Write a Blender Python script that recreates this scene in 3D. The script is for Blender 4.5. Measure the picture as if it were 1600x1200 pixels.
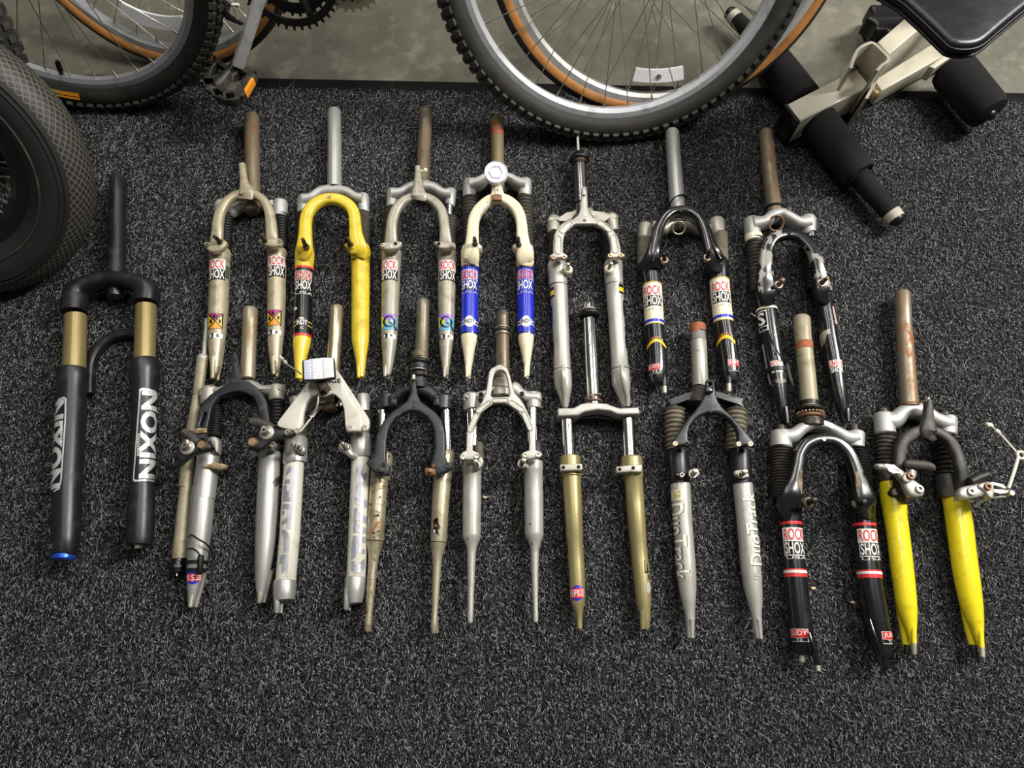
import bpy, bmesh, math, random
import numpy as np
from mathutils import Vector, Matrix, Quaternion
from mathutils.geometry import tessellate_polygon

random.seed(7)
for o in list(bpy.data.objects):
    bpy.data.objects.remove(o)
SC = bpy.context.scene
COL = SC.collection

# ------------------------------------------------------------------ camera, world, lamps, exposure
F = 1150.0
PITCH = math.radians(70.0)
CAM_H = 1.215
cam_d = bpy.data.cameras.new('camera')
cam = bpy.data.objects.new('camera', cam_d)
COL.objects.link(cam)
cam.location = (0, 0, CAM_H)
cam.rotation_euler = (math.radians(90) - PITCH, 0, 0)
cam_d.sensor_width = 36.0
cam_d.sensor_fit = 'HORIZONTAL'
cam_d.lens = 36.0 * F / 1600.0
cam_d.clip_start = 0.02
SC.camera = cam

wld = bpy.data.worlds.new('world')
SC.world = wld
wld.use_nodes = True
wld.node_tree.nodes['Background'].inputs[0].default_value = (1.0, 0.98, 0.93, 1)
wld.node_tree.nodes['Background'].inputs[1].default_value = 0.1


def lamp(name, loc, aim, sx, sy, power, col=(1, 0.97, 0.915)):
    d = bpy.data.lights.new(name, 'AREA')
    d.shape = 'RECTANGLE'
    d.size, d.size_y, d.energy, d.color = sx, sy, power, col
    o = bpy.data.objects.new(name, d)
    o.location = loc
    o.rotation_euler = (Vector(aim) - Vector(loc)).to_track_quat('-Z', 'Y').to_euler()
    COL.objects.link(o)
    return o


lamp('ceiling_tube_light', (2.1, 1.3, 2.35), (0.2, 0.4, 0), 0.26, 1.5, 128)
lamp('ceiling_tube_light', (0.42, 1.7, 2.45), (0.3, 0.6, 0), 0.1, 2.6, 29)
lamp('ceiling_tube_light', (-0.62, 1.7, 2.45), (-0.4, 0.6, 0), 0.1, 2.6, 25)

vs = SC.view_settings
SC.display_settings.display_device = 'sRGB'
vs.view_transform = 'Standard'
vs.look = 'None'
vs.exposure = -0.08
vs.gamma = 1.0
vs.use_curve_mapping = False

# ------------------------------------------------------------------ pixel <-> world
C0 = Vector((0, 0, CAM_H))
FW = Vector((0, math.cos(PITCH), -math.sin(PITCH)))
UP = Vector((0, math.sin(PITCH), math.cos(PITCH)))
RT = Vector((1, 0, 0))


def W(px, py, z=0.0):
    d = FW + RT * ((px - 800) / F) + UP * ((600 - py) / F)
    return C0 + d * ((z - CAM_H) / d.z)


def PX(p):
    d = p - C0
    k = d.dot(FW)
    return 800 + F * d.dot(RT) / k, 600 - F * d.dot(UP) / k


def dep(p):
    return (p - C0).dot(FW)


# ------------------------------------------------------------------ materials
def lin(c):
    c = c / 255.0
    return c / 12.92 if c <= 0.04045 else ((c + 0.055) / 1.055) ** 2.4


def rgb(c):
    return (lin(c[0]), lin(c[1]), lin(c[2]), 1)


MATS = {}


def mat(name, col, rough=0.4, metal=0.0, layers=(), bump=0.0, bscale=300, coat=0.0, rvar=0.0, spec=0.5, detail=4):
    """layers: (colour, noise scale, threshold lo, hi, stretch(x,y,z), roughness or None, metal or None)"""
    m = bpy.data.materials.new(name)
    m.use_nodes = True
    nt = m.node_tree
    N, L = nt.nodes, nt.links
    b = N['Principled BSDF']
    b.inputs['Roughness'].default_value = rough
    b.inputs['Metallic'].default_value = metal
    b.inputs['Coat Weight'].default_value = coat
    b.inputs['Coat Roughness'].default_value = 0.08
    b.inputs['Specular IOR Level'].default_value = spec
    b.inputs['Base Color'].default_value = rgb(col)
    tc = N.new('ShaderNodeTexCoord')
    cur = cr = cm = None
    for (c2, sc, lo, hi, st, r2, m2) in layers:
        mp = N.new('ShaderNodeMapping')
        mp.inputs['Scale'].default_value = st
        mp.inputs['Location'].default_value = (sc * .013, sc * .007, 0)
        L.new(tc.outputs['Object'], mp.inputs['Vector'])
        nz = N.new('ShaderNodeTexNoise')
        nz.inputs['Scale'].default_value = sc
        nz.inputs['Detail'].default_value = detail
        nz.inputs['Roughness'].default_value = 0.62
        L.new(mp.outputs[0], nz.inputs['Vector'])
        mr = N.new('ShaderNodeMapRange')
        mr.inputs['From Min'].default_value = lo
        mr.inputs['From Max'].default_value = hi
        L.new(nz.outputs['Fac'], mr.inputs['Value'])
        mx = N.new('ShaderNodeMix')
        mx.data_type = 'RGBA'
        L.new(mr.outputs[0], mx.inputs['Factor'])
        if cur is None:
            mx.inputs['A'].default_value = rgb(col)
        else:
            L.new(cur, mx.inputs['A'])
        mx.inputs['B'].default_value = rgb(c2)
        cur = mx.outputs['Result']
        for key, val, base in (('r', r2, rough), ('m', m2, metal)):
            if val is None:
                continue
            fx = N.new('ShaderNodeMix')
            L.new(mr.outputs[0], fx.inputs['Factor'])
            prev = cr if key == 'r' else cm
            if prev is None:
                fx.inputs['A'].default_value = base
            else:
                L.new(prev, fx.inputs['A'])
            fx.inputs['B'].default_value = val
            if key == 'r':
                cr = fx.outputs['Result']
            else:
                cm = fx.outputs['Result']
    if cur is not None:
        L.new(cur, b.inputs['Base Color'])
    if cr is not None:
        L.new(cr, b.inputs['Roughness'])
    if cm is not None:
        L.new(cm, b.inputs['Metallic'])
    if bump > 0:
        nz = N.new('ShaderNodeTexNoise')
        nz.inputs['Scale'].default_value = bscale
        nz.inputs['Detail'].default_value = 3
        L.new(tc.outputs['Object'], nz.inputs['Vector'])
        bp = N.new('ShaderNodeBump')
        bp.inputs['Strength'].default_value = bump
        bp.inputs['Distance'].default_value = 0.002
        L.new(nz.outputs['Fac'], bp.inputs['Height'])
        L.new(bp.outputs[0], b.inputs['Normal'])
    MATS[name] = m
    return m


I3 = (1, 1, 1)
mat('champagne_paint', (176, 166, 140), .38, .25, [((140, 128, 100), 60, .5, .75, I3, None, None)], coat=.3)
mat('yellow_paint', (230, 202, 58), .33, 0, [((196, 165, 40), 45, .52, .72, I3, .5, None), ((60, 50, 20), 160, .69, .72, I3, None, None)], coat=.4)
mat('bright_yellow_paint', (238, 220, 36), .28, 0, [((190, 170, 20), 50, .55, .8, I3, .45, None), ((50, 45, 20), 170, .71, .74, I3, None, None)], coat=.5)
mat('grey_paint', (165, 160, 144), .4, .2, [((128, 120, 100), 50, .5, .75, I3, None, None)], coat=.3)
mat('cream_paint', (238, 226, 192), .35, 0, [((205, 188, 150), 40, .5, .8, I3, None, None), ((45, 36, 28), 90, .68, .70, I3, .6, None)], coat=.3)
mat('silver_paint', (184, 182, 175), .38, .35, [((160, 155, 142), 40, .5, .8, I3, None, None)], coat=.2)
mat('white_paint', (210, 207, 194), .35, 0, [((170, 160, 130), 45, .58, .8, I3, None, None), ((70, 60, 40), 150, .7, .73, I3, None, None)], coat=.3)
mat('polished_alloy', (184, 184, 180), .48, .45, [((150, 148, 142), 60, .5, .8, I3, .5, None)])
mat('brushed_alloy', (182, 182, 178), .38, .55, [((140, 138, 132), 60, .48, .8, (1, .12, 1), .48, None), ((80, 78, 72), 110, .68, .74, I3, None, None)])
mat('dull_alloy', (176, 172, 160), .45, .45, [((120, 112, 95), 55, .52, .8, I3, .6, .4)])
mat('chrome', (205, 203, 200), .15, 1.0, [((120, 105, 80), 70, .6, .85, (1, .2, 1), .3, None)])
mat('dark_chrome', (150, 148, 148), .26, 1.0, [((80, 72, 62), 60, .55, .8, (1, .2, 1), .3, None)])
mat('gold_chrome', (190, 180, 156), .28, .8, [((140, 112, 66), 40, .55, .75, (1, .3, 1), .4, None)])
mat('gold_anodised', (160, 144, 96), .36, .5, [((138, 122, 78), 30, .4, .8, (1, .1, 1), None, None)])
mat('pale_gold_anodised', (170, 158, 112), .36, .5, [((138, 126, 84), 30, .45, .8, (1, .08, 1), .4, None), ((200, 196, 180), 60, .62, .75, I3, None, None)])
mat('champagne_chrome', (180, 172, 146), .34, .5, [((136, 124, 88), 40, .5, .75, I3, .5, None)])
mat('rusted_chrome', (178, 170, 144), .34, .5, [((136, 122, 86), 40, .48, .7, I3, .5, None), ((84, 58, 36), 120, .56, .62, I3, .8, .1)])
for nm, base, r1, r2 in (('rusty_steel', (140, 132, 116), (124, 106, 82), (118, 86, 56)), ('orange_rust_steel', (148, 143, 130), (134, 112, 84), (146, 92, 52)),
                         ('brown_steel', (106, 98, 86), (116, 100, 78), (78, 68, 56)), ('grey_brown_steel', (132, 125, 110), (114, 104, 86), (96, 84, 66)),
                         ('brass_rust_steel', (168, 160, 140), (140, 124, 96), (112, 86, 56)), ('olive_steel', (142, 134, 110), (122, 112, 84), (138, 104, 64)), ('chip_steel', (122, 114, 100), (118, 100, 76), (98, 76, 54))):
    mat(nm, base, .36, .6, [(r1, 26, .42, .6, (1, .45, 1), .5, .35), (r2, 34, .56, .66, (1, .5, 1), .65, .1)])
mat('beige_steel', (160, 152, 128), .5, .2, [((126, 110, 82), 40, .5, .75, I3, None, None), ((90, 70, 50), 150, .68, .72, I3, None, None)])
mat('rust_band', (150, 84, 52), .7, .1, [((180, 110, 76), 60, .45, .7, I3, None, None)])
mat('grey_steel', (170, 168, 160), .42, .4, [((120, 110, 95), 90, .62, .75, I3, None, None)])
mat('gloss_black', (20, 20, 23), .26, 0, [((50, 48, 46), 30, .56, .8, I3, .4, None)], coat=.6)
mat('satin_black', (26, 26, 30), .36, 0, [((52, 52, 54), 40, .5, .8, I3, .5, None)])
mat('worn_black', (40, 42, 46), .38, .2, [((84, 84, 86), 45, .55, .8, I3, .5, None), ((140, 138, 130), 110, .7, .75, I3, None, None)])
mat('grimy_black', (44, 42, 40), .5, 0, [((92, 84, 70), 45, .5, .75, I3, .8, None)])
mat('peeled_black', (20, 20, 24), .26, 0, [((140, 137, 130), 26, .535, .55, I3, .6, .1)], coat=.4)
mat('chipped_black', (18, 18, 22), .24, 0, [((146, 142, 134), 24, .65, .66, I3, .5, .3), ((46, 44, 42), 40, .5, .8, I3, .35, None)], coat=.5)
mat('rubber_black', (22, 22, 22), .5, 0, [((48, 46, 42), 60, .5, .8, I3, .7, None)])
mat('rubber_grey_brown', (86, 80, 66), .7, 0, [((52, 48, 40), 60, .45, .7, I3, None, None), ((120, 112, 92), 120, .6, .75, I3, None, None)])
mat('rubber_dusty', (58, 54, 48), .65, 0, [((92, 84, 70), 70, .5, .75, I3, None, None)])
mat('rubber_khaki', (120, 114, 96), .7, 0, [((84, 78, 64), 60, .5, .75, I3, None, None)])
mat('pad_rubber', (58, 54, 50), .6, 0, [((90, 84, 76), 60, .5, .75, I3, None, None)])
for nm, c in (('sticker_red', (214, 50, 52)), ('sticker_white', (232, 230, 224)), ('sticker_black', (15, 15, 17)), ('sticker_blue', (34, 48, 190)),
              ('sticker_yellow', (240, 200, 28)), ('sticker_magenta', (168, 34, 110)), ('sticker_orange', (240, 150, 34)), ('sticker_purple', (150, 110, 205)),
              ('sticker_cyan', (80, 170, 215)), ('sticker_lime', (205, 222, 92)), ('sticker_cream', (236, 228, 196)), ('sticker_gold', (190, 165, 84)),
              ('sticker_grey', (176, 176, 178)), ('sticker_green', (70, 84, 66)), ('sticker_pink', (226, 190, 180)), ('sticker_navy', (22, 30, 96))):
    mat(nm, c, .3, 0, coat=.3)
mat('silver_foil', (166, 168, 176), .34, .4)
mat('letter_silver', (196, 196, 196), .35, .3)
mat('letter_pale', (226, 224, 208), .4, .1)
mat('blue_anodised', (40, 84, 190), .3, .5)
mat('steel_bolt', (176, 170, 158), .32, .85, [((120, 100, 74), 150, .55, .75, I3, .5, None)])
mat('brass_bolt', (186, 160, 128), .34, .8, [((120, 84, 54), 140, .55, .75, I3, .5, None)])
mat('dark_bolt', (44, 42, 40), .4, .6, [((90, 76, 60), 140, .5, .75, I3, None, None)])
mat('rusty_bolt', (130, 98, 70), .5, .5, [((90, 58, 36), 120, .5, .75, I3, None, None)])
mat('hole_dark', (8, 8, 8), .8)
mat('dirt', (150, 136, 108), .9, 0, [((90, 80, 62), 90, .45, .65, I3, None, None)])
mat('old_tape', (176, 154, 116), .7, 0, [((110, 84, 52), 90, .45, .65, I3, None, None), ((214, 200, 170), 70, .6, .7, I3, None, None)])
mat('nylon_white', (206, 204, 190), .45, 0, spec=.4)
mat('cable_black', (16, 16, 16), .45)
mat('reflector_clear', (250, 250, 250), .3, 0, [((206, 208, 212), 500, .45, .6, I3, None, None)], bump=.25, bscale=900, coat=.4)
mat('reflector_blue', (214, 220, 238), .3, 0, [((168, 174, 196), 500, .45, .6, I3, None, None)], bump=.25, bscale=900, coat=.4)
mat('tyre_black', (30, 29, 27), .66, 0, [((50, 47, 40), 26, .45, .75, I3, .78, None)], bump=.15, bscale=120)
mat('tyre_knob', (44, 43, 40), .62, 0, [((76, 72, 62), 30, .45, .75, I3, .75, None)])
mat('tan_sidewall', (178, 120, 58), .6, 0, [((140, 88, 40), 30, .45, .75, I3, None, None)])
mat('rim_alloy', (186, 188, 192), .4, .5, [((140, 140, 140), 40, .5, .8, I3, None, None)])
mat('spoke_steel', (186, 180, 166), .3, .85)
mat('bench_paint', (186, 180, 162), .38, 0, [((164, 156, 136), 20, .5, .8, I3, None, None)], coat=.2)
mat('foam', (33, 33, 33), .9, 0, [((48, 48, 48), 400, .5, .8, I3, None, None)], bump=.3, bscale=500, spec=.15)
mat('vinyl', (13, 14, 19), .32, 0, [((24, 25, 32), 12, .4, .8, I3, .4, None)], bump=.35, bscale=30, spec=.35)
mat('plastic_black', (16, 16, 17), .35)
mat('crank_alloy', (182, 183, 182), .42, .35, [((110, 110, 108), 30, .5, .8, I3, .5, None)])
mat('pedal_black', (40, 38, 35), .5, 0, [((96, 90, 78), 60, .52, .75, I3, .7, None)])
mat('chain_black', (20, 19, 18), .35, .4, [((70, 60, 46), 90, .6, .8, I3, None, None)])
mat('sprocket_steel', (176, 172, 150), .38, .75, [((110, 102, 80), 60, .5, .8, I3, None, None)])
mat('concrete', (106, 103, 90), .75, 0, [((82, 80, 69), 3.2, .42, .66, I3, None, None), ((130, 127, 112), 26, .5, .8, I3, None, None), ((70, 68, 58), 75, .66, .72, I3, None, None)], bump=.25, bscale=160, detail=8)
mat('mat_rubber', (11, 11, 12), .68, 0, [((22, 22, 21), 40, .5, .8, I3, None, None), ((64, 62, 58), 60, .7, .76, (3, .3, 1), None, None)], bump=.1, bscale=200, spec=.15)
mat('carpet_base', (14, 14, 16), .95, 0, [((90, 90, 92), 460, .5, .72, (1.25, .8, 1), None, None)], bump=.9, bscale=520, spec=.1, detail=2)
mat('chip_tan', (200, 180, 150), .8)

# fibre: colour by island
m = bpy.data.materials.new('carpet_fibre')
m.use_nodes = True
nt = m.node_tree
g_ = nt.nodes.new('ShaderNodeNewGeometry')
rp = nt.nodes.new('ShaderNodeValToRGB')
rp.color_ramp.elements[0].position = 0.0
rp.color_ramp.elements[0].color = rgb((27, 27, 30))
rp.color_ramp.elements[1].position = 1.0
rp.color_ramp.elements[1].color = rgb((170, 170, 168))
e_ = rp.color_ramp.elements.new(0.62)
e_.color = rgb((84, 84, 86))
nt.links.new(g_.outputs['Random Per Island'], rp.inputs[0])
nt.links.new(rp.outputs[0], nt.nodes['Principled BSDF'].inputs['Base Color'])
nt.nodes['Principled BSDF'].inputs['Roughness'].default_value = .8
nt.nodes['Principled BSDF'].inputs['Specular IOR Level'].default_value = .2
MATS['carpet_fibre'] = m

# diamond file-pattern tread, driven by the UV map of the tyre
m = bpy.data.materials.new('tyre_file_tread')
m.use_nodes = True
nt = m.node_tree
N_, L_ = nt.nodes, nt.links
uv = N_.new('ShaderNodeUVMap')
sx = N_.new('ShaderNodeSeparateXYZ')
L_.new(uv.outputs[0], sx.inputs[0])


def mth(op, a, b=None):
    n = N_.new('ShaderNodeMath')
    n.operation = op
    for i, v in enumerate((a, b)):
        if v is None:
            continue
        if isinstance(v, (int, float)):
            n.inputs[i].default_value = v
        else:
            L_.new(v, n.inputs[i])
    return n.outputs[0]


lines = []
for sg in (1, -1):
    q = mth('ADD', mth('MULTIPLY', sx.outputs[0], 100.0), mth('MULTIPLY', sx.outputs[1], 23.0 * sg))
    fr = mth('FRACT', q)
    lines.append(mth('LESS_THAN', mth('ABSOLUTE', mth('SUBTRACT', fr, .5)), .10))
ln = mth('MAXIMUM', lines[0], lines[1])
band = mth('MULTIPLY', mth('GREATER_THAN', sx.outputs[1], .305), mth('LESS_THAN', sx.outputs[1], .695))
ln = mth('MULTIPLY', ln, band)
mxn = N_.new('ShaderNodeMix')
mxn.data_type = 'RGBA'
mxn.inputs['A'].default_value = rgb((36, 36, 35))
mxn.inputs['B'].default_value = rgb((92, 88, 78))
L_.new(ln, mxn.inputs['Factor'])
L_.new(mxn.outputs['Result'], N_['Principled BSDF'].inputs['Base Color'])
N_['Principled BSDF'].inputs['Roughness'].default_value = .55
bpn = N_.new('ShaderNodeBump')
bpn.inputs['Distance'].default_value = .002
bpn.inputs['Strength'].default_value = .6
L_.new(ln, bpn.inputs['Height'])
L_.new(bpn.outputs[0], N_['Principled BSDF'].inputs['Normal'])
MATS['tyre_file_tread'] = m


# ------------------------------------------------------------------ object helpers
def thing(name, label, cat, loc=(0, 0, 0), group=None):
    o = bpy.data.objects.new(name, None)
    o.empty_display_size = .05
    o.location = loc
    o['label'] = label
    o['category'] = cat
    if group:
        o['group'] = group
    COL.objects.link(o)
    return o


def obj(name, verts, faces, mt, parent=None, label=None, kind=None, local=False, sharp=35, smooth=True, recalc=True):
    root = parent
    while root is not None and root.parent is not None:
        root = root.parent
    off = Vector((0, 0, 0)) if (local or root is None) else Vector(root.location)
    me = bpy.data.meshes.new(name)
    me.from_pydata([tuple(Vector(v) - off) for v in verts], [], [tuple(f) for f in faces])
    me.validate()
    if recalc:
        bm = bmesh.new()
        bm.from_mesh(me)
        bmesh.ops.recalc_face_normals(bm, faces=bm.faces)
        bm.to_mesh(me)
        bm.free()
    if smooth:
        me.shade_smooth()
        me.set_sharp_from_angle(angle=math.radians(sharp))
    me.materials.append(MATS[mt])
    o = bpy.data.objects.new(name, me)
    COL.objects.link(o)
    if parent is not None:
        o.parent = parent
    if label:
        o['label'] = label
    if kind:
        o['kind'] = kind
    return o


class G:
    """accumulates geometry"""

    def __init__(s):
        s.v, s.f = [], []

    def add(s, vf):
        k = len(s.v)
        s.v += list(vf[0])
        s.f += [tuple(i + k for i in f) for f in vf[1]]
        return s


def catmull(pts, n=6, closed=False):
    P = [np.array(p, float) for p in pts]
    out = []
    m = len(P)
    rng = range(m if closed else m - 1)
    for i in rng:
        if closed:
            a, b, c, d = P[(i - 1) % m], P[i], P[(i + 1) % m], P[(i + 2) % m]
        else:
            a, b, c, d = P[max(i - 1, 0)], P[i], P[i + 1], P[min(i + 2, m - 1)]
        for k in range(n):
            t = k / n
            out.append(.5 * (2 * b + (c - a) * t + (2 * a - 5 * b + 4 * c - d) * t * t + (3 * b - a - 3 * c + d) * t ** 3))
    if not closed:
        out.append(P[-1])
    return [tuple(x) for x in out]


def g_tube(P, R, seg=20, squash=1.0, caps=True, upv=None):
    """tube through world points P with radii R"""
    P = [Vector(p) for p in P]
    n = len(P)
    v, f = [], []
    for i in range(n):
        a, b = P[max(i - 1, 0)], P[min(i + 1, n - 1)]
        j = 1
        while (b - a).length < 1e-7 and j < n:
            j += 1
            a, b = P[max(i - j, 0)], P[min(i + j, n - 1)]
        T = (b - a).normalized()
        ref = Vector(upv) if upv is not None else (Vector((0, 0, 1)) if abs(T.z) < .9 else Vector((0, 1, 0)))
        w = T.cross(ref).normalized()
        u = w.cross(T)
        for k in range(seg):
            q = 2 * math.pi * k / seg
            v.append(P[i] + w * (R[i] * math.cos(q)) + u * (R[i] * squash * math.sin(q)))
    for i in range(n - 1):
        for k in range(seg):
            k2 = (k + 1) % seg
            f.append((i * seg + k, i * seg + k2, (i + 1) * seg + k2, (i + 1) * seg + k))
    if caps:
        f.append(tuple(range(seg)))
        f.append(tuple((n - 1) * seg + k for k in range(seg)))
    return v, f


def g_lathe(prof, seg=20, M=Matrix.Identity(4), closed=False):
    """profile (r, z) round local z"""
    v, f = [], []
    n = len(prof)
    for (r, z) in prof:
        for k in range(seg):
            q = 2 * math.pi * k / seg
            v.append(M @ Vector((r * math.cos(q), r * math.sin(q), z)))
    for i in range(n if closed else n - 1):
        i2 = (i + 1) % n
        for k in range(seg):
            k2 = (k + 1) % seg
            f.append((i * seg + k, i * seg + k2, i2 * seg + k2, i2 * seg + k))
    if not closed:
        f.append(tuple(range(seg)))
        f.append(tuple((n - 1) * seg + k for k in range(seg)))
    return v, f


def area2(p):
    return sum(p[i][0] * p[(i + 1) % len(p)][1] - p[(i + 1) % len(p)][0] * p[i][1] for i in range(len(p)))


def inset(p, d):
    n = len(p)
    out = []
    for i in range(n):
        a, b, c = Vector(p[i - 1]), Vector(p[i]), Vector(p[(i + 1) % n])
        e1, e2 = (b - a), (c - b)
        if e1.length < 1e-9 or e2.length < 1e-9:
            out.append((b.x, b.y))
            continue
        n1 = Vector((-e1.y, e1.x)).normalized()
        n2 = Vector((-e2.y, e2.x)).normalized()
        m_ = n1 + n2
        if m_.length < 1e-6:
            m_ = n1
        m_.normalize()
        k = d / max(m_.dot(n1), .55)
        out.append((b.x + m_.x * k, b.y + m_.y * k))
    return out


def g_prism(outline, z0, z1, bev=.003, holes=(), steps=3):
    """horizontal rounded plate; outline and holes in world xy"""
    out = [(p[0], p[1]) for p in outline]
    if area2(out) < 0:
        out.reverse()
    loops = [out]
    for h in holes:
        h = [(p[0], p[1]) for p in h]
        if area2(h) > 0:
            h.reverse()
        loops.append(h)
    g = G()
    h = z1 - z0
    bev = min(bev, h * .49)
    prof = []
    for k in range(steps + 1):
        q = math.pi / 2 * k / steps
        prof.append((bev * (1 - math.sin(q)), z0 + bev * (1 - math.cos(q))))
    for k in range(steps + 1):
        q = math.pi / 2 * k / steps
        prof.append((bev * (1 - math.cos(q)), z1 - bev + bev * math.sin(q)))
    top, bot, = [], []
    for lp in loops:
        n = len(lp)
        base = len(g.v)
        for (d, z) in prof:
            for (x, y) in (inset(lp, d) if d > 1e-9 else lp):
                g.v.append(Vector((x, y, z)))
        m_ = len(prof)
        for i in range(m_ - 1):
            for k in range(n):
                k2 = (k + 1) % n
                g.f.append((base + i * n + k, base + i * n + k2, base + (i + 1) * n + k2, base + (i + 1) * n + k))
        bot.append([base + k for k in range(n)])
        top.append([base + (m_ - 1) * n + k for k in range(n)])
    for lst, rev in ((bot, True), (top, False)):
        idx = [i for l in lst for i in l]
        tri = tessellate_polygon([[g.v[i] for i in l] for l in lst])
        for t in tri:
            t = tuple(idx[i] for i in t)
            g.f.append(t[::-1] if rev else t)
    return g.v, g.f


def g_box(c, sx, sy, sz, M=None):
    v = [Vector((a * sx / 2, b * sy / 2, d * sz / 2)) for a in (-1, 1) for b in (-1, 1) for d in (-1, 1)]
    v = [(M @ p if M is not None else p) + Vector(c) for p in v]
    return v, [(0, 1, 3, 2), (4, 6, 7, 5), (0, 4, 5, 1), (2, 3, 7, 6), (0, 2, 6, 4), (1, 5, 7, 3)]


# text meshes --------------------------------------------------------
TXT = {}


def make_texts(words):
    obs = []
    for w, bold in words:
        c = bpy.data.curves.new('t', 'FONT')
        c.body = w
        c.offset = bold
        c.resolution_u = 3
        o = bpy.data.objects.new('t', c)
        COL.objects.link(o)
        obs.append((w, o, c))
    dg = bpy.context.evaluated_depsgraph_get()
    dg.update()
    for w, o, c in obs:
        me = bpy.data.meshes.new_from_object(o.evaluated_get(dg))
        bm = bmesh.new()
        bm.from_mesh(me)
        for _ in range(2):
            ed = [e for e in bm.edges if e.calc_length() > .22]
            if ed:
                bmesh.ops.subdivide_edges(bm, edges=ed, cuts=1)
        bmesh.ops.triangulate(bm, faces=bm.faces)
        v = np.array([x.co[:2] for x in bm.verts])
        lo, hi = v.min(0), v.max(0)
        v = (v - lo) / (hi - lo)
        TXT[w] = (v, [tuple(x.index for x in fc.verts) for fc in bm.faces])
        bm.free()
        bpy.data.meshes.remove(me)
        bpy.data.objects.remove(o)
        bpy.data.curves.remove(c)


make_texts([('ROCK', .012), ('SHOX', .02), ('USA', 0.0), ('INDY', .02), ('XC', .01), ('JUDY', .012), ('T2', .01), ('NIXON', .045), ('manitou', .01),
            ('DuoTrack', .02), ('SR', .01), ('NGE', .02), ('2', .02), ('1', .02), ('S', .02), ('SHO', .02), ('FS', .02), ('Q', .01), ('SUT', .01)])


# ------------------------------------------------------------------ fork builder
class Tube:
    pass


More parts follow.
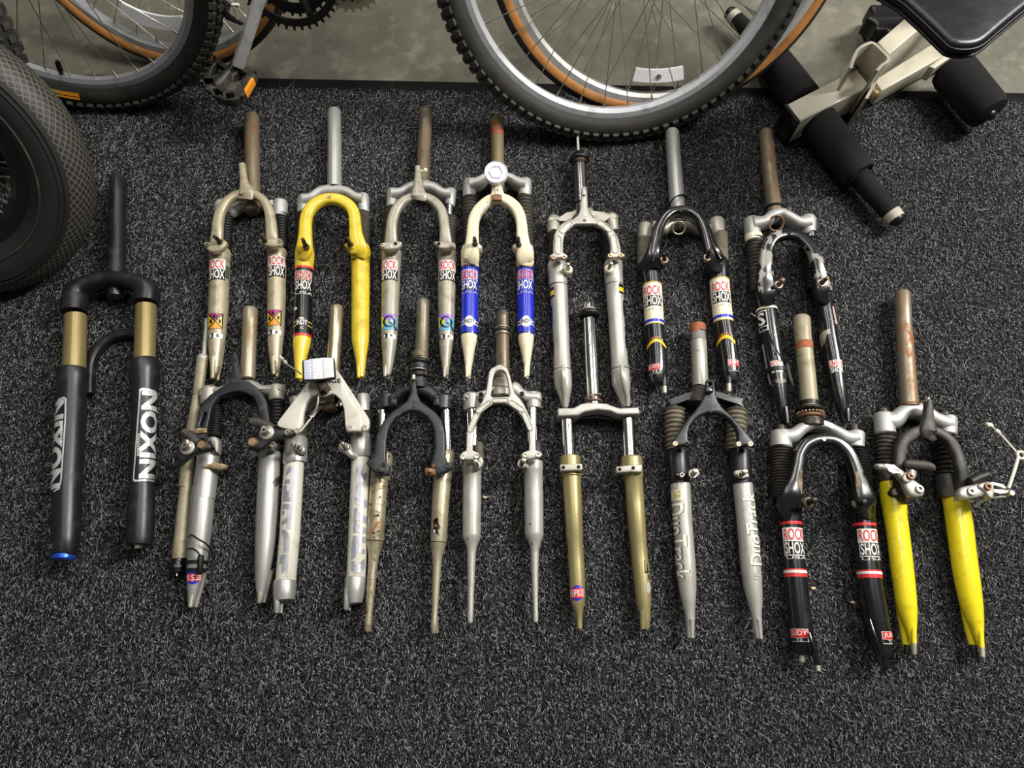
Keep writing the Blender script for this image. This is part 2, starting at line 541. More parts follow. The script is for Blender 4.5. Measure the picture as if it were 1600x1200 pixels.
class Fork:
    def __init__(s, label, crop, base, name='suspension_fork', cat='bicycle fork', group='suspension forks laid out on the carpet'):
        s.c = crop
        x, y = s.xy(*base)
        s.root = thing(name, label, cat, W(x, y, 0), group)

    def crop(s, x0, y0, k):
        s.c = (x0, y0, k)
        return s

    def xy(s, x, y):
        return s.c[0] + x / s.c[2], s.c[1] + y / s.c[2]

    def w(s, x, y, z):
        return W(*s.xy(x, y), z)

    def r(s, hw, P):
        return hw / s.c[2] * dep(P) / F

    # --- tube lying along the floor: pts (x, y, half width[, z])
    def path(s, pts, z, uni=False):
        full = [(*s.xy(p[0], p[1]), p[2] / s.c[2], (p[3] if len(p) > 3 else z)) for p in pts]
        P, R, K = [], [], []
        n = len(full)
        med = sorted(q[2] for q in full)[n // 2]
        for i in range(n):
            x, y, hw, zz = full[i]
            p = W(x, y, zz)
            r = hw * dep(p) / F
            a, b = full[max(i - 1, 0)], full[min(i + 1, n - 1)]
            t = Vector((b[0] - a[0], b[1] - a[1]))
            if t.length < 1e-6:
                t = Vector((0, 1))
            t.normalize()
            T = (W(x + t.x, y + t.y, zz) - p).normalized()
            d = (C0 - p).normalized()
            u = (d - T * d.dot(T)).normalized()
            sx_, sy_ = PX(p + u * (med * dep(p) / F if uni else r))
            k = (sx_ - x) * t.x + (sy_ - y) * t.y
            p = W(x - k * t.x, y - k * t.y, zz)
            P.append(p)
            R.append(r)
        return P, R

    def tube(s, name, pts, mt, z=.024, parent=None, seg=24, label=None, squash=1.0, extra=None):
        P, R = s.path(pts, z, name in ('foam_roller', 'brake_pad', 'end_cap', 'crown_cap', 'adjuster_knob'))
        g = G().add(g_tube(P, R, seg, squash))
        if extra:
            for e in extra:
                g.add(e)
        o = obj(name, g.v, g.f, mt, parent or s.root, label)
        t = Tube()
        t.o, t.P, t.R = o, P, R
        t.s = s
        return t

    def boot(s, pts, mt, z=.024, rings=12, amp=.12, name='rubber_boot', parent=None):
        P, R = s.path(pts, z)
        A, B = P[0], P[-1]
        n = rings * 4
        PP, RR = [], []
        for i in range(n + 1):
            t = i / n
            PP.append(A.lerp(B, t))
            r = R[0] * (1 - t) + R[-1] * t
            RR.append(r * (1 - 1.5 * amp * (.5 - .5 * math.cos(2 * math.pi * t * rings)) ** 1.6))
        g = g_tube(PP, RR, 20)
        return obj(name, g[0], g[1], mt, parent or s.root, sharp=80)

    def strip(s, name, pts, mt, th=.014, z=.055, parent=None, n=5, sq=.55, label=None, smooth=True, extra=()):
        """bar swept along a path; pts (x, y, half width[, z])"""
        pts = [tuple(p) if len(p) > 3 else (*p, z) for p in pts]
        if name == 'arch' and z > .04:
            def tip(a, b):
                return (a[0] + (a[0] - b[0]) * .35, a[1] + (a[1] - b[1]) * .35, a[2] * .92, .026)
            pts = [tip(pts[0], pts[1])] + pts + [tip(pts[-1], pts[-2])]
        if name == 'cable_hanger':
            a, b_ = pts[0], pts[1]
            pts = [(a[0] + (a[0] - b_[0]) * .08, a[1] + (a[1] - b_[1]) * .08, a[2] * 1.25, a[3] - .012)] + pts
        q = [(*s.xy(p[0], p[1]), p[2] / s.c[2], p[3]) for p in pts]
        if smooth:
            q = catmull(q, n)
        P = [W(a, b, d) for a, b, c, d in q]
        H = [c * dep(p) / F for (a, b, c, d), p in zip(q, P)]
        seg = 16
        v, f = [], []
        m_ = len(P)
        for i in range(m_):
            T = (P[min(i + 1, m_ - 1)] - P[max(i - 1, 0)]).normalized()
            w = T.cross(Vector((0, 0, 1))).normalized()
            u = w.cross(T)
            for k in range(seg):
                a = 2 * math.pi * k / seg
                c_, s_ = math.cos(a), math.sin(a)
                v.append(P[i] + w * (H[i] * math.copysign(abs(c_) ** sq, c_)) + u * (th / 2 * math.copysign(abs(s_) ** sq, s_)))
        for i in range(m_ - 1):
            for k in range(seg):
                k2 = (k + 1) % seg
                f.append((i * seg + k, i * seg + k2, (i + 1) * seg + k2, (i + 1) * seg + k))
        f.append(tuple(range(seg)))
        f.append(tuple((m_ - 1) * seg + k for k in range(seg)))
        g = G().add((v, f))
        for e in extra:
            g.add(e)
        return obj(name, g.v, g.f, mt, parent or s.root, label)

    def outline(s, pts, z0, z1, exact=False, smooth=0, fac=.36):
        q = [s.xy(*p[:2]) for p in pts]
        if smooth:
            q = catmull(q, smooth, True)
        if exact:
            return [W(x, y, z1) for x, y in q]
        if area2(q) < 0:
            q = q[::-1]
        n = len(q)
        zm, out = (z0 + z1) / 2, []
        for i in range(n):
            a, b = q[i - 1], q[(i + 1) % n]
            e = Vector((b[0] - a[0], b[1] - a[1]))
            ny = -e.x / max(e.length, 1e-6)      # outward normal y in the picture
            out.append(W(q[i][0], q[i][1], (zm if fac > .3 else z1 - .002) - (z1 - z0) * fac * ny))
        return out

    def plate(s, name, pts, mt, z0, z1, bev=.003, holes=(), exact=False, smooth=0, parent=None, extra=None, label=None, steps=3):
        if name == 'crown':
            z1 -= .005
        ol = s.outline(pts, z0, z1, exact, smooth, .36 if name in ('crown', 'brace', 'crown_underside') else .06)
        hl = [[s.w(x, y, z1) for x, y in h] for h in holes]
        g = G().add(g_prism(ol, z0, z1, bev, hl, steps))
        if extra:
            for e in extra:
                g.add(e)
        return obj(name, g.v, g.f, mt, parent or s.root, label)

    def gtube(s, pts, z, seg=24):
        P, R = s.path(pts, z)
        return g_tube(P, R, seg)

    def bolt(s, x, y, r, z, mt='steel_bolt', h=.003, name='bolt', parent=None, hexs=True):
        p = s.w(x, y, z + h)
        R = s.r(r, p)
        M = Matrix.Translation((p.x, p.y, z))
        prof = [(R, -.004), (R, h * .7), (R * .88, h), (R * .5, h), (R * .45, h * .1), (.0001, h * .1)] if hexs else [(R, -.004), (R, h * .6), (R * .8, h), (.0001, h)]
        g = g_lathe(prof, 14, M)
        return obj(name, g[0], g[1], mt, parent or s.root)

    def hole(s, x, y, r, z, name='bolt_hole'):
        p = s.w(x, y, z)
        R = s.r(r, p)
        g = g_lathe([(R * 1.25, -.002), (R * 1.25, .0008), (R, .0008), (R, .0002), (.0001, .0002)], 14, Matrix.Translation((p.x, p.y, z)))
        return obj(name, g[0], g[1], 'hole_dark', s.root)

    def post(s, x, y, tx, ty, r, z0, mt='dark_bolt', fl=None, flmt=None, name='brake_post', maxh=.03):
        """upright brake stud: base picture point at z0, tip picture point decides its height"""
        p = s.w(x, y, z0)
        best, h = 1e9, .02
        X, Y = s.xy(tx, ty)
        for k in range(6, 40):
            q = PX(Vector((p.x, p.y, z0 + k * .001)))
            d = (q[0] - X) ** 2 + (q[1] - Y) ** 2
            if d < best:
                best, h = d, k * .001
        h = min(max(h, .012), maxh)
        tip = W(X, Y, z0 + h)
        R = s.r(r, p)
        n = 7
        PP = [p, p.lerp(tip, .12), p.lerp(tip, .13), p.lerp(tip, .62), p.lerp(tip, .63), p.lerp(tip, .97), tip]
        RR = [R * 1.45, R * 1.45, R * 1.1, R * 1.1, R * .95, R * .95, R * .6]
        g = g_tube(PP, RR, 12)
        o = obj(name, g[0], g[1], mt, s.root)
        if fl:
            R2 = s.r(fl, p)
            d = Vector((0, 0, 1))
            gg = g_lathe([(R2, -.006), (R2, 0), (R2 * .85, .0022), (R * .9, .0024)], 18, Matrix.Translation((p.x, p.y, z0)))
            obj('post_flange', gg[0], gg[1], flmt or mt, s.root)
        return o

    def ring(s, x, y, r, th, mt, z=.024, ang=0.0, name='ring', squash=1.0, ax=None):
        """torus round the steerer, axis along the fork (or ax)"""
        p = s.w(x, y, z)
        R, T = s.r(r, p), s.r(th, p)
        if ax is None:
            ax = getattr(s, 'axis', Vector((0, -1, 0)))
        ax = Vector(ax).normalized()
        rot = ax.to_track_quat('Z', 'Y').to_matrix().to_4x4()
        M = Matrix.Translation(p) @ rot @ Matrix.Rotation(ang, 4, 'Y')
        prof = [(R - T + T * math.cos(a), T * squash * math.sin(a)) for a in [2 * math.pi * k / 10 for k in range(10)]]
        g = g_lathe(prof, 28, M, True)
        return obj(name, g[0], g[1], mt, s.root, sharp=80)

    def setaxis(s, x0, y0, x1, y1, z=.024):
        s.axis = (s.w(x1, y1, z) - s.w(x0, y0, z)).normalized()

    def cable(s, name, pts, r, mt, parent=None, n=6):
        """pts (x, y, z)"""
        q = catmull([(*s.xy(p[0], p[1]), p[2]) for p in pts], n)
        P = [W(*t) for t in q]
        g = g_tube(P, [r] * len(P), 8)
        return obj(name, g[0], g[1], mt, parent or s.root, sharp=80)

    def pill(s, a, b, hw, z, mt, r=.0012, name='brace_groove', parent=None):
        A, B = Vector(s.xy(*a)), Vector(s.xy(*b))
        h = hw / s.c[2]
        d = (B - A).normalized()
        nn = Vector((-d.y, d.x))
        pts = []
        for k in range(9):
            q = math.pi * k / 8
            pts.append(B + nn * (h * math.cos(q)) + d * (h * math.sin(q)))
        for k in range(9):
            q = math.pi * k / 8
            pts.append(A - nn * (h * math.cos(q)) - d * (h * math.sin(q)))
        P = [W(p.x, p.y, z) for p in pts]
        P.append(P[0])
        g = g_tube(P, [r] * len(P), 6)
        return obj(name, g[0], g[1], mt, parent or s.root, sharp=80)

    def loopwall(s, pts, z, mt, r=.0012, name='edge', parent=None):
        P = [s.w(x, y, z) for x, y in pts]
        P.append(P[0])
        g = g_tube(P, [r] * len(P), 6)
        return obj(name, g[0], g[1], mt, parent or s.root, sharp=80)

    # --- decals wrapped on a leg -----------------------------------
    def prep(s, t):
        n = 60
        q = np.linspace(0, len(t.P) - 1, n * (len(t.P) - 1) + 1)
        rows = []
        T = (t.P[-1] - t.P[0]).normalized()
        for a in q:
            i = min(int(a), len(t.P) - 2)
            k = a - i
            p = t.P[i].lerp(t.P[i + 1], k)
            r = t.R[i] * (1 - k) + t.R[i + 1] * k
            d = (C0 - p).normalized()
            u = (d - T * d.dot(T)).normalized()
            w = T.cross(u)
            if w.x < 0:
                w = -w
            X, Y = PX(p + u * r)
            ax, _ = PX(p)
            e, _e = PX(p + w * r)
            rows.append((Y, p, r, u, w, ax, abs(e - ax)))
        rows.sort(key=lambda z: z[0])
        t.rows = rows
        t.ys = np.array([z[0] for z in rows])

    def at(s, t, Y):
        i = int(np.clip(np.searchsorted(t.ys, Y), 1, len(t.ys) - 1))
        a, b = t.rows[i - 1], t.rows[i]
        k = 0 if b[0] == a[0] else min(max((Y - a[0]) / (b[0] - a[0]), -.5), 1.5)
        return a[1].lerp(b[1], k), a[2] * (1 - k) + b[2] * k, a[3].lerp(b[3], k).normalized(), a[4].lerp(b[4], k).normalized(), a[5] * (1 - k) + b[5] * k, a[6] * (1 - k) + b[6] * k

    def phi(s, t, x, y):
        X, Y = s.xy(x, y)
        _, _, _, _, ax, hw = s.at(t, Y)
        q = (X - ax) / hw
        if abs(q) <= .97:
            return math.asin(q)
        return math.copysign(math.asin(.97) + (abs(q) - .97) * 1.4, q)

    def surf(s, t, ph, Y, eps):
        p, r, u, w, _, _ = s.at(t, Y)
        return p + (u * math.cos(ph) + w * math.sin(ph)) * (r + eps)

    def quad(s, t, x0, x1, y0, y1, mt, eps=.0004, name='sticker', skew=0, fl=None, fr=None, label=None):
        """sticker patch; x0,x1 picture columns (crop) at the top; fl/fr: angles in degrees instead"""
        if not hasattr(t, 'rows'):
            s.prep(t)
        ym = (y0 + y1) / 2
        a = math.radians(fl) if fl is not None else s.phi(t, x0, ym)
        b = math.radians(fr) if fr is not None else s.phi(t, x1, ym)
        nx = max(3, int(abs(b - a) / .2))
        ny = max(2, int((y1 - y0) / s.c[2] / 6))
        v, f = [], []
        for j in range(ny + 1):
            for i in range(nx + 1):
                ph = a + (b - a) * i / nx
                Y = s.xy(0, y0 + (y1 - y0) * j / ny)[1]
                v.append(s.surf(t, ph, Y, eps))
        for j in range(ny):
            for i in range(nx):
                k = j * (nx + 1) + i
                f.append((k, k + nx + 1, k + nx + 2, k + 1))
        return obj(name, v, f, mt, t.o, label, recalc=False, sharp=80)

    def poly(s, t, pts, mt, eps=.0006, name='sticker'):
        """flat-colour shape given by picture points (crop), wrapped on the leg"""
        if not hasattr(t, 'rows'):
            s.prep(t)
        q = [(s.phi(t, x, y), s.xy(x, y)[1]) for x, y in pts]
        tri = tessellate_polygon([[Vector((a * 12, b, 0)) for a, b in q]])
        bm = bmesh.new()
        vv = [bm.verts.new((a * 12, b, 0)) for a, b in q]
        for tr in tri:
            try:
                bm.faces.new([vv[i] for i in tr])
            except ValueError:
                pass
        for _ in range(3):
            ed = [e for e in bm.edges if e.calc_length() > 4]
            if ed:
                bmesh.ops.subdivide_edges(bm, edges=ed, cuts=1)
        bmesh.ops.triangulate(bm, faces=bm.faces)
        bm.verts.index_update()
        v = [s.surf(t, x.co.x / 12, x.co.y, eps) for x in bm.verts]
        f = [tuple(x.index for x in fc.verts) for fc in bm.faces]
        bm.free()
        return obj(name, v, f, mt, t.o, recalc=False, sharp=80)

    def text(s, t, word, x0, x1, y0, y1, mt, eps=.0008, rot=0, name='lettering', fl=None, fr=None, sh=0):
        """rot 0 upright, 1 reads downwards, -1 reads upwards"""
        if not hasattr(t, 'rows'):
            s.prep(t)
        ym = (y0 + y1) / 2
        v, f = TXT[word]
        a0 = math.radians(fl) if fl is not None else None
        b0 = math.radians(fr) if fr is not None else None
        out = []
        for p in v:
            if rot == 0:
                h, k = p[0], 1 - p[1]
            elif rot == 1:
                h, k = p[1], p[0]
            else:
                h, k = 1 - p[1], 1 - p[0]
            yy = y0 + (y1 - y0) * k
            if a0 is None:
                ax = s.phi(t, x0, ym) if rot == 0 else s.phi(t, x0 + sh * (k - .5), yy)
                bx = s.phi(t, x1, ym) if rot == 0 else s.phi(t, x1 + sh * (k - .5), yy)
            else:
                ax, bx = a0, b0
            out.append(s.surf(t, ax + (bx - ax) * h, s.xy(0, yy)[1], eps))
        return obj(name, out, f, mt, t.o, recalc=False, smooth=False)

    def flattext(s, word, quad, z, mt, name='lettering', parent=None):
        """text on a flat plate; quad = picture corners tl, tr, br, bl (crop)"""
        v, f = TXT[word]
        tl, tr, br, bl = [s.w(x, y, z) for x, y in quad]
        out = [bl.lerp(br, p[0]).lerp(tl.lerp(tr, p[0]), p[1]) for p in v]
        return obj(name, out, f, mt, parent or s.root, recalc=False, smooth=False)

    def rockshox(s, t, x0, x1, y0, ym, y1, black=True, usa=None, white='sticker_white'):
        s.quad(t, x0, x1, y0, ym, white)
        d = (x1 - x0) * .06
        s.text(t, 'ROCK', x0 + d, x1 - d, y0 + (ym - y0) * .1, y0 + (ym - y0) * .92, 'sticker_red')
        s.quad(t, x0, x1, ym, y1, 'sticker_black' if black else white)
        s.text(t, 'SHOX', x0 + d, x1 - d, ym + (y1 - ym) * .06, ym + (y1 - ym) * .92, 'sticker_white')
        if usa:
            s.text(t, 'USA', x0 + d, x1, usa[0], usa[1], usa[2])

    def prongs(s, pts2, mt, z=.024, name='dropout', parent=None):
        """fork end: list of prongs, each a list of (x, y, hw, z)"""
        g = G()
        for pr in pts2:
            P, R = s.path(pr, z)
            g.add(g_tube(P, R, 12))
            e = P[-1]
        return obj(name, g.v, g.f, mt, parent or s.root)
# ------------------------------------------------------------------ setting: concrete floor and the carpet mat
e0, e1 = W(430, 121), W(1600, 144)
ed = (e1 - e0).normalized()
en = Vector((-ed.y, ed.x, 0))


def edge(t, off, z):
    p = e0 + ed * t + en * off
    return Vector((p.x, p.y, z))


v = [edge(-4, -5, -.006), edge(5, -5, -.006), edge(5, 6, -.006), edge(-4, 6, -.006)]
v += [p - Vector((0, 0, .1)) for p in v]
fl = obj('floor', v, [(0, 1, 2, 3), (7, 6, 5, 4), (0, 4, 5, 1), (1, 5, 6, 2), (2, 6, 7, 3), (3, 7, 4, 0)], 'concrete', smooth=False)
fl['kind'] = 'structure'

BW = .026
cm_ = thing('carpet_mat', 'charcoal flecked carpet mat with a flat black rubber edge, lying on the concrete', 'carpet', edge(0.7, -1, 0))
g = G()
T0, T1, D0 = -1.9, 2.9, -2.9
v = [edge(T0, D0, -.001), edge(T1, D0, -.001), edge(T1, -BW, -.001), edge(T0, -BW, -.001)]
v += [p - Vector((0, 0, .0049)) for p in v]
obj('pile_base', v, [(0, 1, 2, 3), (7, 6, 5, 4), (0, 4, 5, 1), (1, 5, 6, 2), (2, 6, 7, 3), (3, 7, 4, 0)], 'carpet_base', cm_, smooth=False)
prof = [(-BW - .004, -.0055), (-BW - .004, .0005), (-BW + .001, .0012), (-.008, .0004), (0, -.003), (0, -.0058)]
v, f = [], []
NS = 40
for i in range(NS + 1):
    t = T0 + (T1 - T0) * i / NS
    for (o_, z) in prof:
        v.append(edge(t, o_, z))
n = len(prof)
for i in range(NS):
    for k in range(n):
        k2 = (k + 1) % n
        f.append((i * n + k, i * n + k2, (i + 1) * n + k2, (i + 1) * n + k))
f += [tuple(range(n)), tuple(NS * n + k for k in range(n))]
obj('rubber_edge', v, f, 'mat_rubber', cm_)


def fibres():
    rng = np.random.default_rng(3)
    n = 560000
    x = rng.uniform(-1.45, 1.45, n)
    y = rng.uniform(-.5, 1.13, n)
    # keep to the visible trapezium and inside the rubber edge
    lim = 1.05 + (y + .16) * .40
    k = np.abs(x) < lim
    x, y = x[k], y[k]
    off = (np.stack([x, y], 1) - np.array([e0.x, e0.y])) @ np.array([en.x, en.y])
    k = off < -BW - .003
    x, y = x[k], y[k]
    n = len(x)
    ang = np.where(rng.random(n) < .55, math.pi / 2 + rng.normal(0, .45, n), rng.uniform(0, math.pi, n))
    ln_ = rng.uniform(.0022, .0066, n)
    long_ = rng.random(n) < .025
    ln_[long_] = rng.uniform(.012, .03, long_.sum())
    wd = rng.uniform(.00045, .001, n)
    wd[long_] *= .6
    zz = rng.uniform(-.001, .0022, n)
    bend = rng.normal(0, .55, n)
    pts = []
    px, py, a = x.copy(), y.copy(), ang - bend / 2
    for sgm in range(3):
        nx_, ny_ = -np.sin(a), np.cos(a)
        w_ = wd * (1.0 if sgm == 1 else .6)
        z_ = zz + (.0011 if sgm == 1 else 0)
        pts.append(np.stack([px - nx_ * w_ / 2, py - ny_ * w_ / 2, z_], 1))
        pts.append(np.stack([px + nx_ * w_ / 2, py + ny_ * w_ / 2, z_ + .0002], 1))
        px = px + np.cos(a) * ln_ / 2
        py = py + np.sin(a) * ln_ / 2
        a = a + bend / 2
    V = np.stack(pts, 1).reshape(-1, 3)
    loc = np.array(cm_.location)
    V = V - loc
    base = (np.arange(n) * 6)[:, None]
    q = np.concatenate([base + np.array([[0, 2, 3, 1]]), base + np.array([[2, 4, 5, 3]])], 1).reshape(-1)
    me = bpy.data.meshes.new('carpet_fibres')
    nf = n * 2
    me.vertices.add(len(V))
    me.vertices.foreach_set('co', V.astype(np.float32).ravel())
    me.loops.add(nf * 4)
    me.loops.foreach_set('vertex_index', q.astype(np.int32))
    me.polygons.add(nf)
    me.polygons.foreach_set('loop_start', (np.arange(nf) * 4).astype(np.int32))
    me.polygons.foreach_set('loop_total', np.full(nf, 4, np.int32))
    me.update()
    me.materials.append(MATS['carpet_fibre'])
    o = bpy.data.objects.new('carpet_fibres', me)
    o['kind'] = 'stuff'
    o.parent = cm_
    COL.objects.link(o)


fibres()


# ------------------------------------------------------------------ wheels
def wheel(name, label, cx, cy, R, r, yaw, lean, tyre='knobby', section=1.0, rim=(.017, .011), nsp=36, rot=0.0, sidewall='tyre_black', rimmat='rim_alloy',
          band=None, hubr=.02, group=None, spokes=True, knobs=True):
    a = Vector((math.cos(yaw), math.sin(yaw), 0))
    nh = Vector((-math.sin(yaw), math.cos(yaw), 0))
    b = Vector((0, 0, 1)) * math.cos(lean) + nh * math.sin(lean)
    nn = a.cross(b)
    base = Vector((cx, cy, r * (1 - math.cos(lean))))
    root = thing(name, label, 'bicycle wheel', base, group)
    root.rotation_euler = Matrix((a, b, nn)).transposed().to_euler()
    root['category'] = 'wheel'
    Rc = R - r
    up = (0, R, 0)

    def part(nm, vf, mt, par=root, lab=None, kind=None, sharp=35, pos=True):
        o = obj(nm, vf[0], vf[1], mt, par, lab, kind, local=True, sharp=sharp)
        if pos and par is root:
            o.location = up
        return o
    seg = 120
    # tyre: open section from bead to bead
    m_ = 20
    ang = [math.radians(-148 + 296 * k / m_) for k in range(m_ + 1)]
    v, f = [], []
    for i in range(seg):
        q = 2 * math.pi * i / seg
        for al in ang:
            rr = Rc + r * math.cos(al)
            v.append(Vector((rr * math.cos(q), rr * math.sin(q), r * section * math.sin(al))))
    nA = m_ + 1
    for i in range(seg):
        i2 = (i + 1) % seg
        for k in range(m_):
            f.append((i * nA + k, i2 * nA + k, i2 * nA + k + 1, i * nA + k + 1))
    ty = obj('tyre', v, f, 'tyre_black' if tyre != 'file' else 'tyre_file_tread', root, local=True, recalc=False)
    ty.location = up
    me = ty.data
    ul = me.uv_layers.new(name='UVMap')
    for p in me.polygons:
        i, k = divmod(p.index, m_)
        for li, (di, dk) in zip(p.loop_indices, ((0, 0), (1, 0), (1, 1), (0, 1))):
            ul.data[li].uv = ((i + di) / seg, (k + dk) / m_)
    if sidewall != 'tyre_black':
        me.materials.append(MATS[sidewall])
        for p in me.polygons:
            k = p.index % m_
            if not 5 <= k <= m_ - 6 and 1 <= k <= m_ - 2:
                p.material_index = 1
    if tyre == 'knobby' and knobs:
        g = G()
        nk = int(2 * math.pi * R / .0205)
        for i in range(nk):
            for row, (al, hh, sx_, sz_) in enumerate(((-60, .0065, .011, .013), (60, .0065, .011, .013), (-22, .005, .010, .013), (22, .005, .010, .013))):
                q = 2 * math.pi * (i + (.5 if row > 1 else 0)) / nk
                al = math.radians(al)
                rr = Rc + (r + hh / 2 - .001) * math.cos(al)
                c = Vector((rr * math.cos(q), rr * math.sin(q), (r + hh / 2 - .001) * section * math.sin(al)))
                M = Matrix.Rotation(q, 3, 'Z') @ Matrix.Rotation(-al, 3, 'Y')
                g.add(g_box(c, hh, sx_, sz_, M))
        o = part('tread_knobs', (g.v, g.f), 'tyre_knob', kind='stuff', sharp=20)
    # rim
    ro = R - 2 * r * .92
    h, hw = rim
    prof = [(ro + .006, hw), (ro + .0055, hw * .78), (ro - .002, hw * .74), (ro - .002, -hw * .74), (ro + .0055, -hw * .78), (ro + .006, -hw), (ro - h * .55, -hw), (ro - h, -hw * .55), (ro - h, hw * .55), (ro - h * .55, hw)]
    part('rim', g_lathe(prof, 120, closed=True), rimmat, sharp=30)
    # hub
    part('hub', g_lathe([(.009, -.05), (.009, -.034), (hubr, -.034), (hubr, -.03), (.012, -.026), (.012, .026), (hubr, .03), (hubr, .034), (.009, .034), (.009, .05)], 20), 'polished_alloy')
    # spokes: two shared meshes, one per flange side
    if spokes:
        ms = []
        for sd in (1, -1):
            for cr_ in (1, -1):
                th = math.radians(52) * cr_
                p0 = Vector((hubr * .9 * math.cos(th), hubr * .9 * math.sin(th), .031 * sd))
                p1 = Vector((ro - h - .011, 0, .002 * sd))
                p2 = Vector((ro - h + .002, 0, .0015 * sd))
                g = G().add(g_tube([p0, p1], [.001, .001], 6)).add(g_tube([p1, p2], [.0019, .0019], 6))
                me = bpy.data.meshes.new('spoke')
                me.from_pydata([tuple(p) for p in g.v], [], g.f)
                me.materials.append(MATS['spoke_steel'])
                ms.append(me)
        for i in range(nsp):
            o = bpy.data.objects.new('spoke', ms[(i % 2) * 2 + (i // 2) % 2])
            COL.objects.link(o)
            o.parent = root
            o.location = up
            o.rotation_euler = (0, 0, rot + 2 * math.pi * i / nsp)
    root['ro'] = ro

    def local(ang_deg, rad, z=0):
        q = math.radians(ang_deg)
        return Vector((rad * math.cos(q), R + rad * math.sin(q), z))
    return root, local, part, (a, b, nn, base)


def lobj(name, vf, mt, root, lab=None, sharp=35):
    return obj(name, vf[0], vf[1], mt, root, lab, local=True, sharp=sharp)


def arc_plate(local, a0, a1, r0, r1, z, th, n=14):
    v, f = [], []
    for i in range(n + 1):
        q = a0 + (a1 - a0) * i / n
        e = .0 if 0 < i < n else .0
        for (rr, zz) in ((r0, z - th / 2), (r1, z - th / 2), (r1, z + th / 2), (r0, z + th / 2)):
            v.append(local(q, rr, zz))
    for i in range(n):
        for k in range(4):
            k2 = (k + 1) % 4
            f.append((i * 4 + k, i * 4 + k2, (i + 1) * 4 + k2, (i + 1) * 4 + k))
    f += [(0, 1, 2, 3), tuple(n * 4 + k for k in range(4))]
    return v, f


WG = None
wr, loc_, part_, fr_ = wheel('bicycle_wheel', 'silver rimmed wheel with worn knobby black tyre standing in front of the tan sided one', .2117, .9628, .3354, .024, .0893, .5433, rot=.06)
wf, loc_, part_, fr_ = wheel('bicycle_wheel', 'tan sided wheel with polished rim and clear spoke reflector, behind the knobby one', .2955, 1.0225, .3313, .016, .0871, .5283, tyre='slick',
                             sidewall='tan_sidewall', rim=(.014, .012), rimmat='polished_alloy', rot=.13)
rf = lobj('spoke_reflector', arc_plate(loc_, 257, 279, .240, .264, .012, .008), 'reflector_clear', wf)
p = loc_(268, .252, .017)
lobj('screw', g_lathe([(.005, -.002), (.005, .001), (.003, .002), (.0001, .002)], 12, Matrix.Translation(p)), 'steel_bolt', rf)

wb, loc_, part_, fr_ = wheel('bicycle_wheel', 'dusty knobby wheel at upper left with an orange sidewall label and black valve cap', -.8289, 1.0484, .3301, .024, -.048, .2176, rot=.03)
Rb = .3301
v, f = [], []
for i in range(13):
    q = 251 + 13.5 * i / 12
    for al in (94, 124):
        a_ = math.radians(al)
        rr = Rb - .024 + .0247 * math.cos(a_)
        v.append(loc_(q, rr, .0247 * math.sin(a_)))
for i in range(12):
    f.append((i * 2, i * 2 + 1, i * 2 + 3, i * 2 + 2))
o = obj('sidewall_label', v[:14], f[:6], 'sticker_gold', wb, local=True, recalc=False)
o = obj('sidewall_label', v[12:], [tuple(i for i in t) for t in f[:6]], 'sticker_orange', wb, local=True, recalc=False)
vp = loc_(258, Rb - .055, 0)
vd = (loc_(258, .1, 0) - loc_(258, .2, 0)).normalized()
vq = [vp + vd * t for t in (0, .012, .014, .032, .036)]
lobj('valve', g_tube(vq, [.004, .004, .0055, .005, .003], 12), 'plastic_black', wb)

wc, loc_, part_, fr_ = wheel('bicycle_wheel', 'tan sided wheel with dirty spoke reflector, behind the dusty knobby one', -.7011, 1.1465, .2988, .016, -.1856, .4517, tyre='slick',
                             sidewall='tan_sidewall', rim=(.014, .011), rot=.07)
lobj('spoke_reflector', arc_plate(loc_, 248, 284, .196, .222, .012, .008), 'reflector_clear', wc)

wa, loc_, part_, fr_ = wheel('bicycle_wheel', 'fat black tyre with fine diamond tread at the left edge, standing on the carpet', -.9257, .623, .2354, .05, .1458, .6116, tyre='file', rim=(.03, .03), rot=.1, nsp=28, rimmat='plastic_black')
lobj('rim_bead', g_lathe([(.1675 + .002 * math.cos(t), .047 + .002 * math.sin(t)) for t in [2 * math.pi * k / 8 for k in range(8)]], 100, Matrix.Translation((0, .2354, 0)), True), 'tyre_knob', wa)
for rr_, zz_ in ((.199, .0488), (.2065, .0466)):
    lobj('sidewall_ridge', g_lathe([(rr_ + .0011 * math.cos(t), zz_ + .0011 * math.sin(t)) for t in [2 * math.pi * k / 6 for k in range(6)]], 100, Matrix.Translation((0, .2354, 0)), True), 'tyre_black', wa)
wk, loc_, part_, fr_ = wheel('bicycle_wheel', 'dark knobby tyre at the far left edge behind the fat tyre', -1.122, .784, .33, .03, .1458, .4, rot=.1)

# ------------------------------------------------------------------ crankset with pedal, chainrings
cr = Fork('scuffed silver crank arm with black platform pedal, hanging beside the tan sided wheel', (200, 0, 7.2727), (1230, 900), 'crankset', 'crankset', None)
A_, B_ = W(372, 102, .115), W(428, -75, .27)


def crank_arm():
    n = 8
    v, f = [], []
    for i in range(n + 1):
        t = i / n
        p = A_.lerp(B_, t)
        wdt = (.0155 + .004 * t) if i else .013
        th = .011
        T = (B_ - A_).normalized()
        w = T.cross(Vector((0, .5, 1))).normalized()
        u = w.cross(T)
        for (sw, su) in ((-1, -.7), (-.8, -1), (.8, -1), (1, -.7), (1, .7), (.8, 1), (-.8, 1), (-1, .7)):
            v.append(p + w * wdt * sw + u * th * su)
    for i in range(n):
        for k in range(8):
            k2 = (k + 1) % 8
            f.append((i * 8 + k, i * 8 + k2, (i + 1) * 8 + k2, (i + 1) * 8 + k))
    f += [tuple(range(8)), tuple(n * 8 + k for k in range(8))]
    return v, f


